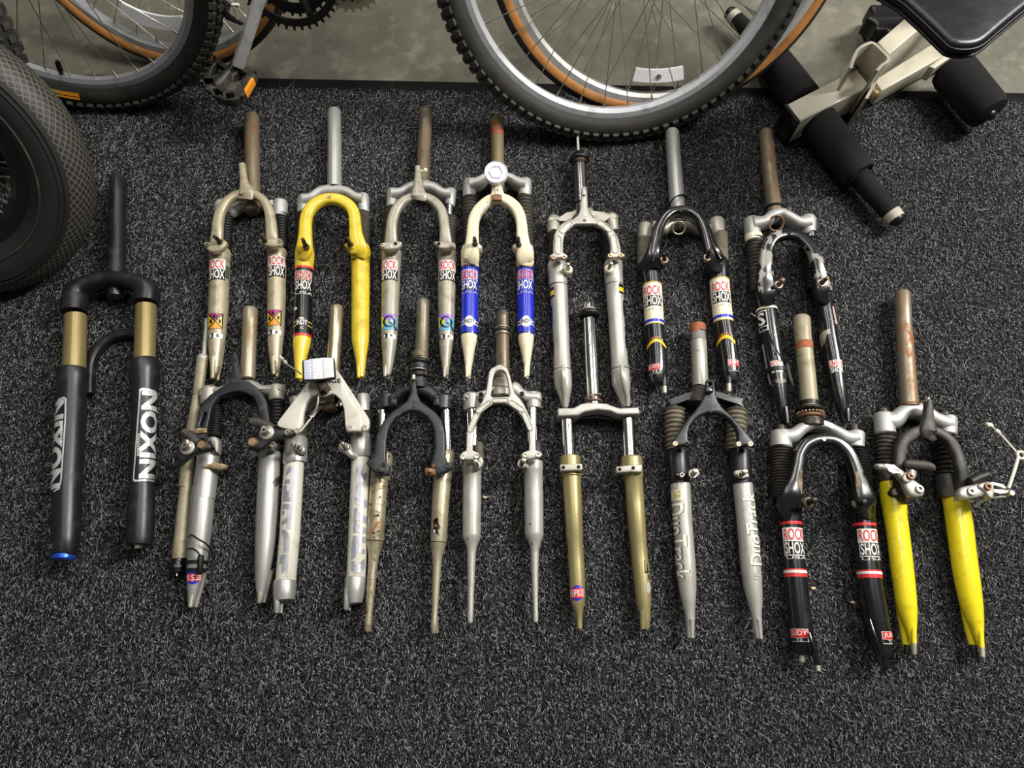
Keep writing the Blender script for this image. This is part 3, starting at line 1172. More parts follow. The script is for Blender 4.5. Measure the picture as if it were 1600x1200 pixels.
ca = obj('crank_arm', *crank_arm(), 'crank_alloy', cr.root)
T_ = (B_ - A_).normalized()
wv = T_.cross(Vector((0, .5, 1))).normalized()
uv_ = wv.cross(T_)
if uv_.z < 0:
    uv_ = -uv_
vv, ff = TXT['SUT']
cpt = A_.lerp(B_, .52)
ex, ey = T_, -wv if wv.x > 0 else wv
obj('lettering', [cpt + uv_ * .0114 + ex * ((p[0] - .5) * .024) + ey * ((p[1] - .5) * .012) for p in vv], ff, 'sticker_black', ca, recalc=False, smooth=False)
hubg = G().add(cr.gtube([(1250, 690, 62, .107), (1200, 755, 50, .107), (1120, 850, 48, .107), (1050, 930, 62, .107), (1010, 975, 48, .107)], .105))
pd = obj('pedal', hubg.v, hubg.f, 'pedal_black', cr.root, sharp=40)
cage = [(985, 650), (1060, 680), (1130, 740), (1250, 745), (1330, 760), (1440, 810), (1445, 860), (1330, 1060), (1270, 1110), (1180, 1145), (1080, 1135), (990, 1100), (930, 1040), (845, 965), (828, 900), (850, 830), (900, 780), (950, 690)]
holes = [[(925, 850), (1050, 830), (1090, 770), (1000, 710), (960, 760)], [(1185, 930), (1290, 895), (1340, 830), (1260, 800), (1200, 850)], [(950, 1010), (1000, 1000), (1065, 1045), (1060, 1085), (1010, 1085)],
         [(1100, 1055), (1190, 1050), (1200, 1095), (1150, 1115), (1105, 1105)], [(870, 900), (960, 905), (960, 940), (900, 950)]]
cr.plate('pedal_cage', cage, 'pedal_black', .093, .112, .003, holes, exact=True, parent=pd)
g = G()
for (x, y) in ((985, 655), (945, 725), (900, 790), (850, 850), (840, 930), (900, 1020), (980, 1090), (1440, 815), (1300, 1090), (1180, 1140)):
    p = cr.w(x, y, .113)
    g.add(g_box(p, .005, .005, .007))
obj('cage_teeth', g.v, g.f, 'pedal_black', pd, smooth=False, kind='stuff')
cr.plate('pedal_reflector', [(1310, 1010), (1400, 870), (1425, 885), (1330, 1050)], 'sticker_orange', .097, .114, .002, exact=True, parent=pd)


def sprocket(root, px, py, z, Rpx, teeth, mt, yaw, lean, hole=.72, name='chainring', th=.004):
    c = W(px, py, z)
    R = Rpx * dep(c) / F
    a = Vector((math.cos(yaw), math.sin(yaw), 0))
    nh = Vector((-math.sin(yaw), math.cos(yaw), 0))
    b = Vector((0, 0, 1)) * math.cos(lean) + nh * math.sin(lean)
    n_ = a.cross(b)
    out = []
    for i in range(teeth):
        for (d, rr) in ((0, .93), (.28, .93), (.42, 1.0), (.58, 1.0), (.72, .93)):
            q = 2 * math.pi * (i + d) / teeth
            out.append((R * rr * math.cos(q), R * rr * math.sin(q)))
    inner = [(R * hole * math.cos(2 * math.pi * k / 48), R * hole * math.sin(2 * math.pi * k / 48)) for k in range(48)]
    g = g_prism(out, -th / 2, th / 2, .0006, [inner], 1)
    v = [c + a * p.x + b * p.y + n_ * p.z for p in g[0]]
    return obj(name, v, g[1], mt, root), c, R, (a, b, n_)


yl, ll = -.1, .42
o, cc, RR, (a_, b_, n_) = sprocket(cr.root, 445, -48, .25, 92, 42, 'chain_black', yl, ll, .8)
o, cc, RR2, _ = sprocket(cr.root, 452, -48, .24, 70, 32, 'chain_black', yl, ll, .7)
g = G()
for k in range(5):
    q = math.radians(-90 + 20 + 72 * k)
    g.add(g_tube([cc, cc + (a_ * math.cos(q) + b_ * math.sin(q)) * RR * .84], [.012, .007], 10))
obj('spider', g.v, g.f, 'gloss_black', cr.root)
for k in range(5):
    q = math.radians(-90 + 20 + 72 * k)
    pp = cc + (a_ * math.cos(q) + b_ * math.sin(q)) * RR * .86 + n_ * .004
    gg = g_lathe([(.006, -.006), (.006, .002), (.004, .003), (.003, .0005), (.0001, .0005)], 12, Matrix.Translation(pp) @ n_.to_track_quat('Z', 'Y').to_matrix().to_4x4())
    obj('chainring_bolt', gg[0], gg[1], 'steel_bolt' if k % 2 else 'brass_bolt', cr.root)
# front derailleur cage and cable left of the arm
g = G()
g.add(cr.gtube([(1150, 20, 40, .2), (1110, 80, 45, .2), (1120, 160, 40, .2), (1200, 220, 28, .2), (1290, 270, 20, .2)], .2, 12))
dr = obj('derailleur', g.v, g.f, 'gloss_black', cr.root)
cr.cable('derailleur_cable', [(1060, -20, .22), (1180, 60, .22), (1250, 240, .2), (1300, 290, .2)], .0014, 'spoke_steel')
obj('cable_clip', *g_box(cr.w(1225, 60, .225), .012, .005, .005), 'nylon_white', cr.root, smooth=False)

sp = thing('sprocket', 'pale worn toothed sprocket at the top edge right of the black chainrings', 'sprocket', W(535, -40, .18))
o, cc, RR, fr_ = sprocket(sp, 536, -62, .18, 77, 36, 'sprocket_steel', -.05, .42, .62, 'toothed_ring', .004)
o, cc, RR, fr_ = sprocket(sp, 536, -64, .185, 62, 28, 'chain_black', -.05, .42, .5, 'inner_ring', .004)

# ------------------------------------------------------------------ weight bench
wbn = Fork('beige steel weight bench with black vinyl pad and black foam rollers', (1100, 0, 3.2), (480, 600), 'weight_bench', 'exercise bench', None)
za = .040
wbn.plate('lever_arm', [(415, 520), (482, 606), (835, 430), (765, 342)], 'bench_paint', .014, .078, .004, exact=True)
wbn.plate('main_beam', [(868, 208), (928, 275), (1240, 5), (1180, -62)], 'bench_paint', .012, .112, .004, exact=True)
wbn.crop(1340, 0, 5.715)
wbn.plate('lower_beam', [(150, 712), (760, 330), (905, 425), (215, 812)], 'bench_paint', .008, .05, .003, exact=True)
wbn.crop(1100, 0, 3.2)
# U bracket as a bent strip of steel
def wall(pts, z0, z1, th):
    L_ = [Vector((p.x, p.y)) for p in pts]
    nrm = []
    for i in range(len(L_)):
        a, b = L_[max(i - 1, 0)], L_[min(i + 1, len(L_) - 1)]
        d = (b - a).normalized()
        nrm.append(Vector((-d.y, d.x)))
    out = [p + n * th / 2 for p, n in zip(L_, nrm)] + [p - n * th / 2 for p, n in reversed(list(zip(L_, nrm)))]
    return g_prism([(p.x, p.y) for p in out], z0, z1, .001)
g = G()
q = catmull([(735, 340), (752, 285), (772, 246), (800, 225), (838, 211), (862, 224), (895, 255), (922, 284), (918, 305), (890, 325), (865, 352)], 3)
g.add(wall([wbn.w(x, y, .135) for x, y in q], .02, .135, .006))
g.add(wall([wbn.w(x, y, .085) for x, y in ((880, 365), (850, 420), (812, 492))], .008, .085, .006))
ub = obj('u_bracket', g.v, g.f, 'bench_paint', wbn.root)
g = G()
for (x, y) in ((868, 286), (768, 330)):
    p = wbn.w(x, y, .11)
    g.add(g_lathe([(.004, -.005), (.004, .005)], 10, Matrix.Translation(p) @ Vector((.7, -.7, 0)).to_track_quat('Z', 'Y').to_matrix().to_4x4()))
obj('bracket_holes', g.v, g.f, 'hole_dark', ub)
p = wbn.w(848, 468, .05)
M = Matrix.Translation(p) @ Vector((.75, -.65, .1)).to_track_quat('Z', 'Y').to_matrix().to_4x4()
gg = g_lathe([(.013, -.02), (.013, .0), (.010, .001), (.010, .007), (.006, .011), (.0001, .012)], 6 * 3, M)
obj('pivot_bolt', gg[0], gg[1], 'brass_bolt', wbn.root)
# black plastic end plug of the lever arm
c1, c2 = wbn.w(415, 520, .078), wbn.w(482, 606, .078)
d = (c2 - c1).normalized()
nrm = Vector((d.y, -d.x, 0))
if nrm.y > 0:
    nrm = -nrm
vv = []
for (t, z, o_) in ((0, .079, 0), (1, .079, 0), (1, .013, 0), (0, .013, 0), (0, .079, 1), (1, .079, 1), (1, .013, 1), (0, .013, 1), (.18, .067, 1), (.82, .067, 1), (.82, .025, 1), (.18, .025, 1), (.18, .067, .3), (.82, .067, .3), (.82, .025, .3), (.18, .025, .3)):
    q_ = c1.lerp(c2, t) + nrm * (.0005 + o_ * .006)
    vv.append(Vector((q_.x, q_.y, z)))
obj('end_plug', vv, [(0, 1, 5, 4), (1, 2, 6, 5), (2, 3, 7, 6), (3, 0, 4, 7), (4, 5, 9, 8), (5, 6, 10, 9), (6, 7, 11, 10), (7, 4, 8, 11), (8, 9, 13, 12), (9, 10, 14, 13), (10, 11, 15, 14), (11, 8, 12, 15), (12, 13, 14, 15), (3, 2, 1, 0)], 'plastic_black', wbn.root, smooth=False)
# lower crossbar with foam
x0, y0 = 752, 852
wbn.tube('foam_roller', [(520, 545, 70), (532, 562, 92), (640, 700, 90), (735, 828, 86), (756, 856, 80), (760, 861, 60)], 'foam', za, seg=28)
wbn.tube('crossbar_grip', [(735, 828, 52), (765, 870, 54), (925, 1055, 46), (932, 1064, 42)], 'foam', za - .006, seg=24)
wbn.tube('end_sleeve', [(925, 1055, 44), (932, 1062, 47), (955, 1090, 46)], 'bench_paint', za - .006)
wbn.tube('end_cap', [(948, 1082, 30), (957, 1092, 38), (966, 1102, 36), (974, 1112, 24), (978, 1117, 4)], 'plastic_black', za - .006)
wbn.tube('foam_roller', [(475, 480, 70), (468, 470, 92), (390, 365, 88), (300, 245, 82), (285, 226, 76), (282, 222, 50)], 'foam', za, seg=28)
wbn.tube('crossbar_grip', [(305, 252, 44), (260, 195, 44), (150, 85, 38), (120, 120, 1)][:3], 'foam', za - .006, seg=24)
wbn.tube('end_sleeve', [(150, 85, 36), (138, 73, 38), (128, 62, 36)], 'bench_paint', za - .006)
wbn.tube('end_cap', [(130, 64, 30), (120, 54, 33), (112, 46, 26), (106, 40, 4)], 'plastic_black', za - .006)
# second roller under the pad
wbn.crop(1340, 0, 5.715)
wbn.tube('foam_roller', [(775, 535, 130), (790, 555, 172), (830, 605, 188), (1110, 935, 180), (1140, 972, 165), (1150, 984, 120)], 'foam', .062, seg=28)
wbn.tube('end_cap', [(1140, 972, 50), (1168, 1006, 56), (1186, 1028, 50), (1200, 1045, 30), (1206, 1052, 4)], 'plastic_black', .062)
wbn.plate('roller_bracket', [(640, 590), (840, 440), (880, 480), (690, 610)], 'bench_paint', .05, .085, .003, exact=True)
# pad
pad = [(430, 0), (620, 172), (815, 362), (860, 392), (915, 408), (985, 412), (1050, 405), (1110, 388), (1180, 345), (1290, 250), (1486, 85), (1900, -250), (2200, -560), (1700, -1100), (1300, -1000), (0, -400)]
pq = catmull(pad, 4, True)
pw = [W(1340 + x / 5.715, y / 5.715, .42) for x, y in pq]
g = g_prism([(p.x, p.y) for p in pw], .396, .42, .011, steps=4)
pdo = obj('seat_pad', g[0], g[1], 'vinyl', wbn.root)
for z_, o_ in ((.412, -.001), (.4, .0002)):
    ins = [(p.x, p.y) for p in pw]
    if area2(ins) < 0:
        ins = ins[::-1]
    ins = inset(ins, -o_)
    pts = [Vector((x, y, z_)) for x, y in ins]
    pts.append(pts[0])
    gg = g_tube(pts, [.0022] * len(pts), 8)
    obj('piping', gg[0], gg[1], 'vinyl', pdo, sharp=80)
pc = W(1486, 22, .11)
obj('pad_post', *g_prism([(pc.x - .018, pc.y - .018), (pc.x + .018, pc.y - .018), (pc.x + .018, pc.y + .018), (pc.x - .018, pc.y + .018)], .105, .398, .002), 'bench_paint', wbn.root)
kc = W(1392, 26, .08)
out = []
for k in range(96):
    q = 2 * math.pi * k / 96
    rr = .043 + .005 * math.cos(8 * q)
    out.append((kc.x + rr * math.cos(q), kc.y + rr * math.sin(q)))
kn = obj('adjuster_knob', *g_prism(out, .035, .08, .008), 'plastic_black', wbn.root)
ks = W(1380, 34, .03)
obj('knob_stem', *g_prism([(ks.x + .03 * math.cos(2 * math.pi * k / 24), ks.y + .03 * math.sin(2 * math.pi * k / 24)) for k in range(24)], -.005, .037, .002), 'plastic_black', kn)

# crumbs on the carpet
for (x, y, lab) in ((1271, 919, 'small tan chip lying on the carpet left of the red striped right leg'), (1332, 941, 'small tan chip on the carpet just left of the lower red striped leg'), (758, 777, 'tiny tan chip on the carpet between the tapered silver legs')):
    p = W(x, y, .003)
    vv = [p + Vector((math.cos(q) * .004 * (1 + .3 * math.sin(3 * q)), math.sin(q) * .0022, z)) for z in (-.001, .0008) for q in [2 * math.pi * k / 7 for k in range(7)]]
    n = 7
    o = obj('debris_chip', vv, [tuple(range(7)), tuple(range(7, 14))] + [(k, (k + 1) % 7, 7 + (k + 1) % 7, 7 + k) for k in range(7)], 'chip_tan', None, smooth=False)
    o['label'] = lab
    o['category'] = 'debris'
# ------------------------------------------------------------------ the forks
TOPROW = 'forks of the upper row'
LOWROW = 'forks of the lower row'
ZT = .062           # top of the flat braces


def pads(f, pts, mt, z=.0645, th=.012):
    f.plate('brace_foot', pts, mt, z - th, z, .003, smooth=3)


# ---- 0: black long-travel fork, far left
f = Fork('matt black long travel fork with gold stanchions and grey lettering, far left of the rows', (60, 250, 3.6364), (400, 800))
f.setaxis(450, 180, 440, 640, .04)
f.tube('steerer_tube', [(454, 74, 43), (454, 80, 46), (450, 178, 46), (450, 182, 45), (446, 400, 48), (440, 650, 52), (438, 700, 54)], 'satin_black', .032)
f.strip('crown', [(205, 868, 62), (208, 815, 64), (214, 768, 60), (252, 728, 48), (320, 700, 42), (395, 686, 40), (440, 684, 40), (500, 690, 43), (570, 708, 52), (612, 735, 62), (616, 770, 66), (612, 812, 62)], 'satin_black', .044, .04, sq=.75)
f.tube('steerer_base', [(436, 690, 50), (440, 735, 50), (440, 758, 46), (440, 764, 36)], 'gloss_black', .026)
for nm, pts in (('l', [(213, 860, 58), (203, 1180, 61)]), ('r', [(612, 805, 56), (604, 1130, 57)])):
    f.tube('stanchion', pts, 'gold_anodised', .04)
f.strip('arch', [(275, 1330, 40), (288, 1230, 30), (305, 1140, 26), (350, 1060, 26), (420, 1008, 26), (500, 988, 26), (570, 992, 26), (620, 1030, 28), (640, 1120, 30)], 'satin_black', .018, .013)
f.crop(60, 550, 3.6364)
lgL = f.tube('lower_leg', [(200, 72, 80), (199, 82, 84), (195, 120, 80), (191, 200, 75), (188, 300, 75), (180, 450, 77), (167, 700, 78), (161, 900, 77), (156, 1050, 74), (152, 1130, 68), (151, 1138, 60)], 'satin_black', .04)
lgR = f.tube('lower_leg', [(596, 28, 84), (595, 40, 90), (598, 90, 82), (600, 150, 72), (600, 260, 67), (596, 400, 66), (590, 700, 68), (583, 900, 72), (577, 1050, 74), (573, 1082, 70), (572, 1088, 60)], 'satin_black', .04)
f.tube('adjuster_knob', [(147, 1136, 56), (146, 1142, 62), (144, 1165, 62), (143, 1172, 54)], 'blue_anodised', .04, parent=lgL.o)
f.tube('foot_nut', [(571, 1086, 22), (570, 1108, 22), (570, 1112, 16)], 'sticker_cream', .04, parent=lgR.o)
for lg, web, rings in ((lgL, [(160, 690), (110, 830), (70, 990), (60, 1015), (85, 1040), (140, 1000), (175, 850)], ((75, 1014, 22), (118, 1008, 26), (85, 1105, 22))), (lgR, [(545, 750), (500, 850), (445, 950), (440, 985), (470, 1005), (520, 1000), (560, 900)], ((455, 975, 24), (490, 972, 30)))):
    f.plate('dropout', web, 'satin_black', .03, .05, .006, parent=lg.o, smooth=3)
    for (x, y, r) in rings:
        f.ring(x, y, r, 7, 'worn_black', .052, name='axle_clamp', ax=(.75, .25, .6))
f.plate('brake_mount', [(75, 1070), (110, 1058), (140, 1075), (145, 1130), (100, 1140), (75, 1120)], 'gloss_black', .03, .058, .004, smooth=2)
# decals
f.poly(lgR, [(574, 210), (590, 203), (668, 212), (668, 226), (592, 216), (582, 222), (546, 715), (556, 724), (660, 722), (660, 733), (548, 735), (538, 722)], 'letter_silver')
f.text(lgR, 'NIXON', 578, 668, 218, 718, 'letter_silver', rot=-1, sh=-18)
f.text(lgR, 'manitou', 558, 576, 462, 588, 'sticker_white', rot=-1)
f.poly(lgL, [(112, 258), (145, 252), (160, 262), (157, 400), (134, 720), (122, 776), (92, 786), (88, 778), (116, 768), (126, 720), (148, 400), (150, 266), (143, 262), (113, 268)], 'letter_silver')
f.text(lgL, 'NIXON', 62, 138, 266, 768, 'letter_silver', rot=1, sh=-24)
f.text(lgL, 'manitou', 126, 142, 390, 512, 'sticker_white', rot=1)


# ---- shared bits for the single-piece lower forks
def rs_decals_done():
    pass


# ---- 1: champagne fork, first of the upper row
f = Fork('champagne coloured fork with magenta and orange square badges, first of the upper row', (310, 160, 5), (400, 1000), group=TOPROW)
f.setaxis(415, 80, 425, 680)
f.tube('steerer_tube', [(415, 70, 50), (415, 76, 56), (420, 400, 57), (426, 700, 58), (428, 800, 58)], 'rusty_steel', .028)
f.plate('crown', [(190, 800), (212, 868), (275, 912), (330, 872), (400, 848), (480, 846), (560, 850), (640, 800), (560, 770), (470, 740), (400, 730), (340, 740), (260, 770)], 'polished_alloy', .012, .04, .008,
        extra=[f.gtube([(182, 752, 40), (182, 762, 60), (186, 860, 58), (187, 870, 50)], .024), f.gtube([(636, 742, 44), (637, 754, 60), (637, 865, 56), (637, 872, 50)], .024)], smooth=2)
f.tube('steerer_base', [(415, 790, 56), (418, 822, 56), (419, 838, 40)], 'grey_brown_steel', .028)
f.tube('crown_cap', [(628, 730, 34), (630, 742, 38)], 'satin_black', .024)
f.boot([(218, 850, 58), (205, 1130, 56)], 'rubber_black', rings=13)
f.boot([(645, 850, 56), (650, 1120, 52)], 'rubber_black', rings=13)
f.strip('arch', [(140, 1130, 50, .046), (150, 1010, 44), (158, 920, 41), (182, 840, 38), (235, 768, 34), (310, 725, 31), (375, 714, 31), (440, 722, 31), (510, 770, 34), (553, 850, 38), (568, 940, 42), (575, 1040, 46), (580, 1120, 50, .046)], 'champagne_paint', .016, .056)
f.strip('cable_hanger', [(378, 722, 66), (372, 680, 50), (362, 640, 36), (354, 580, 27), (347, 520, 25), (345, 488, 24)], 'champagne_paint', .014, .06)
pads(f, [(42, 1108), (60, 1090), (110, 1092), (200, 1075), (222, 1095), (210, 1125), (170, 1160), (100, 1170), (70, 1150)], 'champagne_paint')
pads(f, [(465, 1075), (530, 1065), (630, 1062), (655, 1082), (640, 1120), (560, 1130), (490, 1100)], 'champagne_paint')
f.bolt(65, 1110, 18, .0645)
f.bolt(630, 1080, 18, .0645)
f.post(170, 1092, 124, 1046, 15, .0645)
f.post(520, 1082, 484, 1030, 15, .0645)
f.crop(310, 370, 5)
a = f.tube('lower_leg', [(182, 70, 70), (177, 90, 84), (172, 130, 78), (165, 300, 75), (158, 500, 77), (146, 740, 69), (142, 800, 63), (137, 900, 50), (132, 1000, 38), (128, 1060, 30), (126, 1075, 18)], 'champagne_paint')
b = f.tube('lower_leg', [(612, 70, 70), (616, 92, 80), (614, 130, 72), (612, 300, 70), (610, 500, 70), (605, 740, 64), (601, 820, 57), (600, 900, 48), (601, 1000, 36), (602, 1040, 28), (602, 1055, 16)], 'champagne_paint')
for lg, pr in ((a, [[(118, 930, 26, .03), (114, 1040, 20, .03), (112, 1100, 18, .03), (112, 1108, 10, .03)], [(182, 800, 30, .018), (176, 880, 28, .016), (164, 990, 22, .015), (153, 1085, 16, .015), (150, 1116, 14, .015), (149, 1124, 8, .015)]]), (b, [[(586, 930, 26, .03), (588, 1040, 18, .03), (589, 1068, 16, .03), (589, 1074, 8, .03)], [(634, 800, 28, .018), (632, 880, 26, .016), (626, 970, 20, .015), (617, 1050, 15, .015), (612, 1082, 13, .015), (612, 1090, 8, .016)]])):
    f.prongs(pr, 'champagne_paint', parent=lg.o)
f.rockshox(a, 80, 208, 172, 250, 332)
f.rockshox(b, 547, 674, 145, 222, 308)
f.quad(a, 212, 238, 212, 312, 'sticker_green')
for lg, (x0, x1, y0, y1), (n0, n1, n2, n3) in ((a, (82, 190, 595, 718), (78, 188, 752, 790)), (b, (543, 648, 568, 690), (538, 648, 724, 762))):
    xm, ym = (x0 + x1) / 2 - 6, (y0 + y1) / 2 + 4
    f.quad(lg, x0, x1, y0, y1, 'sticker_black')
    f.poly(lg, [(x0 + 6, y0 + 3), (x1 - 4, y0 + 3), (xm, ym - 5)], 'sticker_magenta')
    f.poly(lg, [(x0 + 2, y0 + 14), (xm - 7, ym), (x0 + 2, y1 - 16)], 'sticker_yellow')
    f.poly(lg, [(x1 - 10, y0 + 16), (x1 - 10, y1 - 16), (xm + 7, ym)], 'sticker_yellow')
    f.poly(lg, [(xm, ym + 5), (x1 - 8, y1 - 3), (x0 + 6, y1 - 3)], 'sticker_orange')
    f.quad(lg, n0, n0 + 38, n2, n3, 'sticker_black')
    f.quad(lg, n0 + 38, n1, n2, n3, 'sticker_white')
    f.text(lg, '2', n0 + 4, n0 + 30, n2 + 7, n3 - 6, 'sticker_white')
    f.text(lg, '1', n0 + 62, n0 + 80, n2 + 7, n3 - 6, 'sticker_black')

# ---- 2: yellow fork with black sleeve
f = Fork('yellow painted fork with one black banded leg, second of the upper row', (440, 160, 5), (400, 900), group=TOPROW)
f.setaxis(413, 40, 414, 630)
f.tube('steerer_tube', [(412, 32, 46), (412, 40, 52), (413, 270, 53), (414, 300, 54), (414, 640, 57)], 'brushed_alloy', .028)
f.tube('crown_race', [(415, 636, 60), (415, 642, 64), (415, 660, 64), (415, 668, 60)], 'dark_bolt', .028)
f.strip('crown', [(176, 775, 48), (235, 765, 40), (315, 715, 44), (415, 706, 50), (510, 718, 44), (580, 758, 40), (640, 768, 46)], 'polished_alloy', .036, .026, sq=.8,
        extra=[f.gtube([(178, 712, 44), (178, 722, 50), (172, 842, 48), (171, 850, 44)], .024), f.gtube([(634, 702, 42), (634, 712, 48), (640, 832, 44), (640, 840, 38)], .024)])
f.boot([(184, 840, 76), (182, 1120, 72)], 'rubber_dusty', rings=15)
f.boot([(624, 835, 72), (618, 1115, 70)], 'rubber_grey_brown', rings=15)
f.strip('arch', [(178, 1160, 66, .048), (186, 1040, 52), (190, 930, 47), (208, 862, 46), (250, 807, 45), (320, 767, 44), (395, 757, 43), (465, 770, 44), (530, 812, 45), (565, 870, 46), (575, 950, 47), (582, 1040, 54), (605, 1160, 74, .048)], 'yellow_paint', .018, .056)
f.bolt(372, 734, 15, .064)
for (x, y, tx, ty) in ((190, 1125, 165, 1068), (538, 1112, 508, 1055)):
    f.post(x, y, tx, ty, 15, .062, fl=26, flmt='rusty_bolt')
f.plate('post_boss', [(490, 1105), (520, 1095), (560, 1100), (560, 1140), (520, 1140), (495, 1125)], 'yellow_paint', .04, .063, .004, smooth=2)
f.crop(440, 370, 5)
a = f.tube('lower_leg', [(180, 40, 66), (180, 90, 76), (180, 150, 74), (178, 200, 72), (171, 400, 69), (166, 600, 71), (161, 760, 71), (158, 820, 67), (152, 890, 56), (146, 960, 46), (140, 1050, 34), (136, 1100, 28), (135, 1112, 16)], 'yellow_paint')
b = f.tube('lower_leg', [(615, 40, 70), (615, 80, 82), (617, 130, 74), (617, 200, 71), (617, 400, 70), (615, 700, 69), (615, 790, 67), (616, 850, 57), (619, 950, 40), (619, 1040, 32), (618, 1085, 28), (618, 1096, 16)], 'yellow_paint')
f.prongs([[(192, 800, 30, .018), (184, 880, 26, .016), (168, 980, 20, .015), (152, 1090, 14, .014), (147, 1126, 11, .014), (146, 1130, 6, .014)]], 'yellow_paint', parent=a.o)
f.prongs([[(604, 1000, 20, .032), (603, 1090, 15, .03), (603, 1100, 8, .03)], [(648, 820, 26, .018), (646, 900, 22, .016), (640, 1000, 18, .015), (634, 1090, 13, .015), (632, 1104, 9, .015)]], 'yellow_paint', parent=b.o)
f.quad(a, 0, 0, 222, 764, 'sticker_black', fl=-105, fr=105, name='black_band')
f.quad(a, 0, 0, 222, 238, 'sticker_red', .0007, fl=-105, fr=105)
f.quad(a, 0, 0, 750, 768, 'sticker_red', .0007, fl=-105, fr=105)
f.rockshox(a, 103, 235, 258, 335, 416, usa=(424, 446, 'sticker_white'))
f.quad(a, 0, 0, 654, 663, 'sticker_gold', .0007, fl=-95, fr=95)
f.quad(a, 0, 0, 684, 693, 'sticker_gold', .0007, fl=-95, fr=95)
f.quad(a, 116, 200, 640, 694, 'sticker_black', .0009)
f.poly(a, [(132, 640), (145, 628), (165, 628), (178, 640)], 'sticker_cream', .001)
f.text(a, 'INDY', 120, 196, 646, 688, 'sticker_white', .0012)
f.text(a, 'XC', 142, 170, 698, 720, 'sticker_cream')
f.poly(a, [(100, 545), (112, 540), (122, 552), (122, 564), (100, 564)], 'sticker_white')

# ---- 3: silver-grey fork
f = Fork('silver grey fork with purple and blue round badges, third of the upper row', (580, 160, 5), (400, 900), group=TOPROW)
f.setaxis(427, 40, 402, 600)
f.tube('steerer_tube', [(428, 26, 46), (427, 34, 52), (427, 60, 52), (415, 330, 53), (404, 600, 55), (402, 640, 55)], 'brown_steel', .028)
f.strip('crown', [(166, 728, 48), (235, 722, 42), (320, 678, 44), (400, 668, 52), (480, 682, 44), (560, 726, 40), (622, 728, 46)], 'polished_alloy', .036, .026, sq=.8,
        extra=[f.gtube([(168, 662, 40), (168, 672, 46), (164, 792, 44), (164, 800, 38)], .024), f.gtube([(624, 664, 40), (624, 674, 44), (618, 782, 40), (617, 790, 36)], .024)])
for (x, y) in ((180, 655), (598, 655)):
    f.tube('crown_cap', [(x, y - 8, 28), (x, y, 32), (x, y + 12, 32)], 'rubber_black', .024)
f.tube('stanchion', [(616, 780, 32), (614, 900, 32)], 'chrome', .024)
f.boot([(168, 800, 70), (158, 1110, 74)], 'rubber_dusty', rings=12)
f.boot([(612, 870, 62), (606, 1110, 66)], 'rubber_dusty', rings=10)
f.strip('arch', [(155, 1140, 54, .046), (158, 1000, 43), (168, 920, 41), (195, 842, 39), (245, 782, 36), (310, 747, 34), (372, 737, 33), (435, 747, 34), (500, 787, 37), (545, 842, 39), (566, 910, 39), (575, 1000, 42), (585, 1140, 54, .046)], 'grey_paint', .016, .056)
f.strip('cable_hanger', [(372, 742, 66), (370, 700, 52), (368, 650, 38), (366, 570, 26), (365, 510, 22)], 'grey_paint', .014, .061)
f.tube('pinch_screw', [(378, 535, 8), (415, 535, 8), (416, 532, 20), (436, 532, 20)], 'sticker_cream', .06, seg=12)
pads(f, [(65, 1110), (90, 1095), (165, 1085), (230, 1085), (240, 1105), (225, 1130), (190, 1150), (95, 1150)], 'grey_paint')
pads(f, [(482, 1100), (500, 1085), (560, 1085), (640, 1092), (658, 1115), (645, 1140), (540, 1145), (520, 1125)], 'grey_paint')
f.bolt(90, 1113, 17, .0645)
f.bolt(632, 1111, 17, .0645)
f.hole(190, 1104, 11, .0645)
f.hole(528, 1104, 11, .0645)
f.crop(580, 370, 5)
a = f.tube('lower_leg', [(160, 60, 66), (158, 90, 80), (158, 140, 76), (156, 200, 74), (152, 350, 72), (146, 600, 69), (140, 790, 62), (137, 900, 50), (132, 1000, 38), (125, 1070, 28), (123, 1082, 16)], 'grey_paint')
b = f.tube('lower_leg', [(592, 60, 64), (593, 95, 75), (591, 200, 70), (589, 400, 69), (588, 600, 65), (584, 790, 57), (582, 900, 44), (582, 1000, 31), (582, 1070, 24), (582, 1082, 16)], 'grey_paint')
f.prongs([[(112, 1000, 22, .03), (108, 1085, 14, .03), (108, 1092, 8, .03)], [(168, 820, 28, .018), (162, 900, 25, .016), (148, 1000, 19, .015), (134, 1095, 13, .015), (131, 1108, 9, .015)]], 'grey_paint', parent=a.o)
f.prongs([[(574, 1010, 16, .03), (572, 1090, 12, .03), (572, 1096, 8, .03)], [(606, 840, 24, .018), (602, 930, 20, .016), (596, 1010, 15, .015), (590, 1095, 11, .015), (588, 1106, 8, .015)]], 'grey_paint', parent=b.o)
f.rockshox(a, 78, 203, 178, 255, 335)
f.rockshox(b, 536, 658, 178, 258, 338)
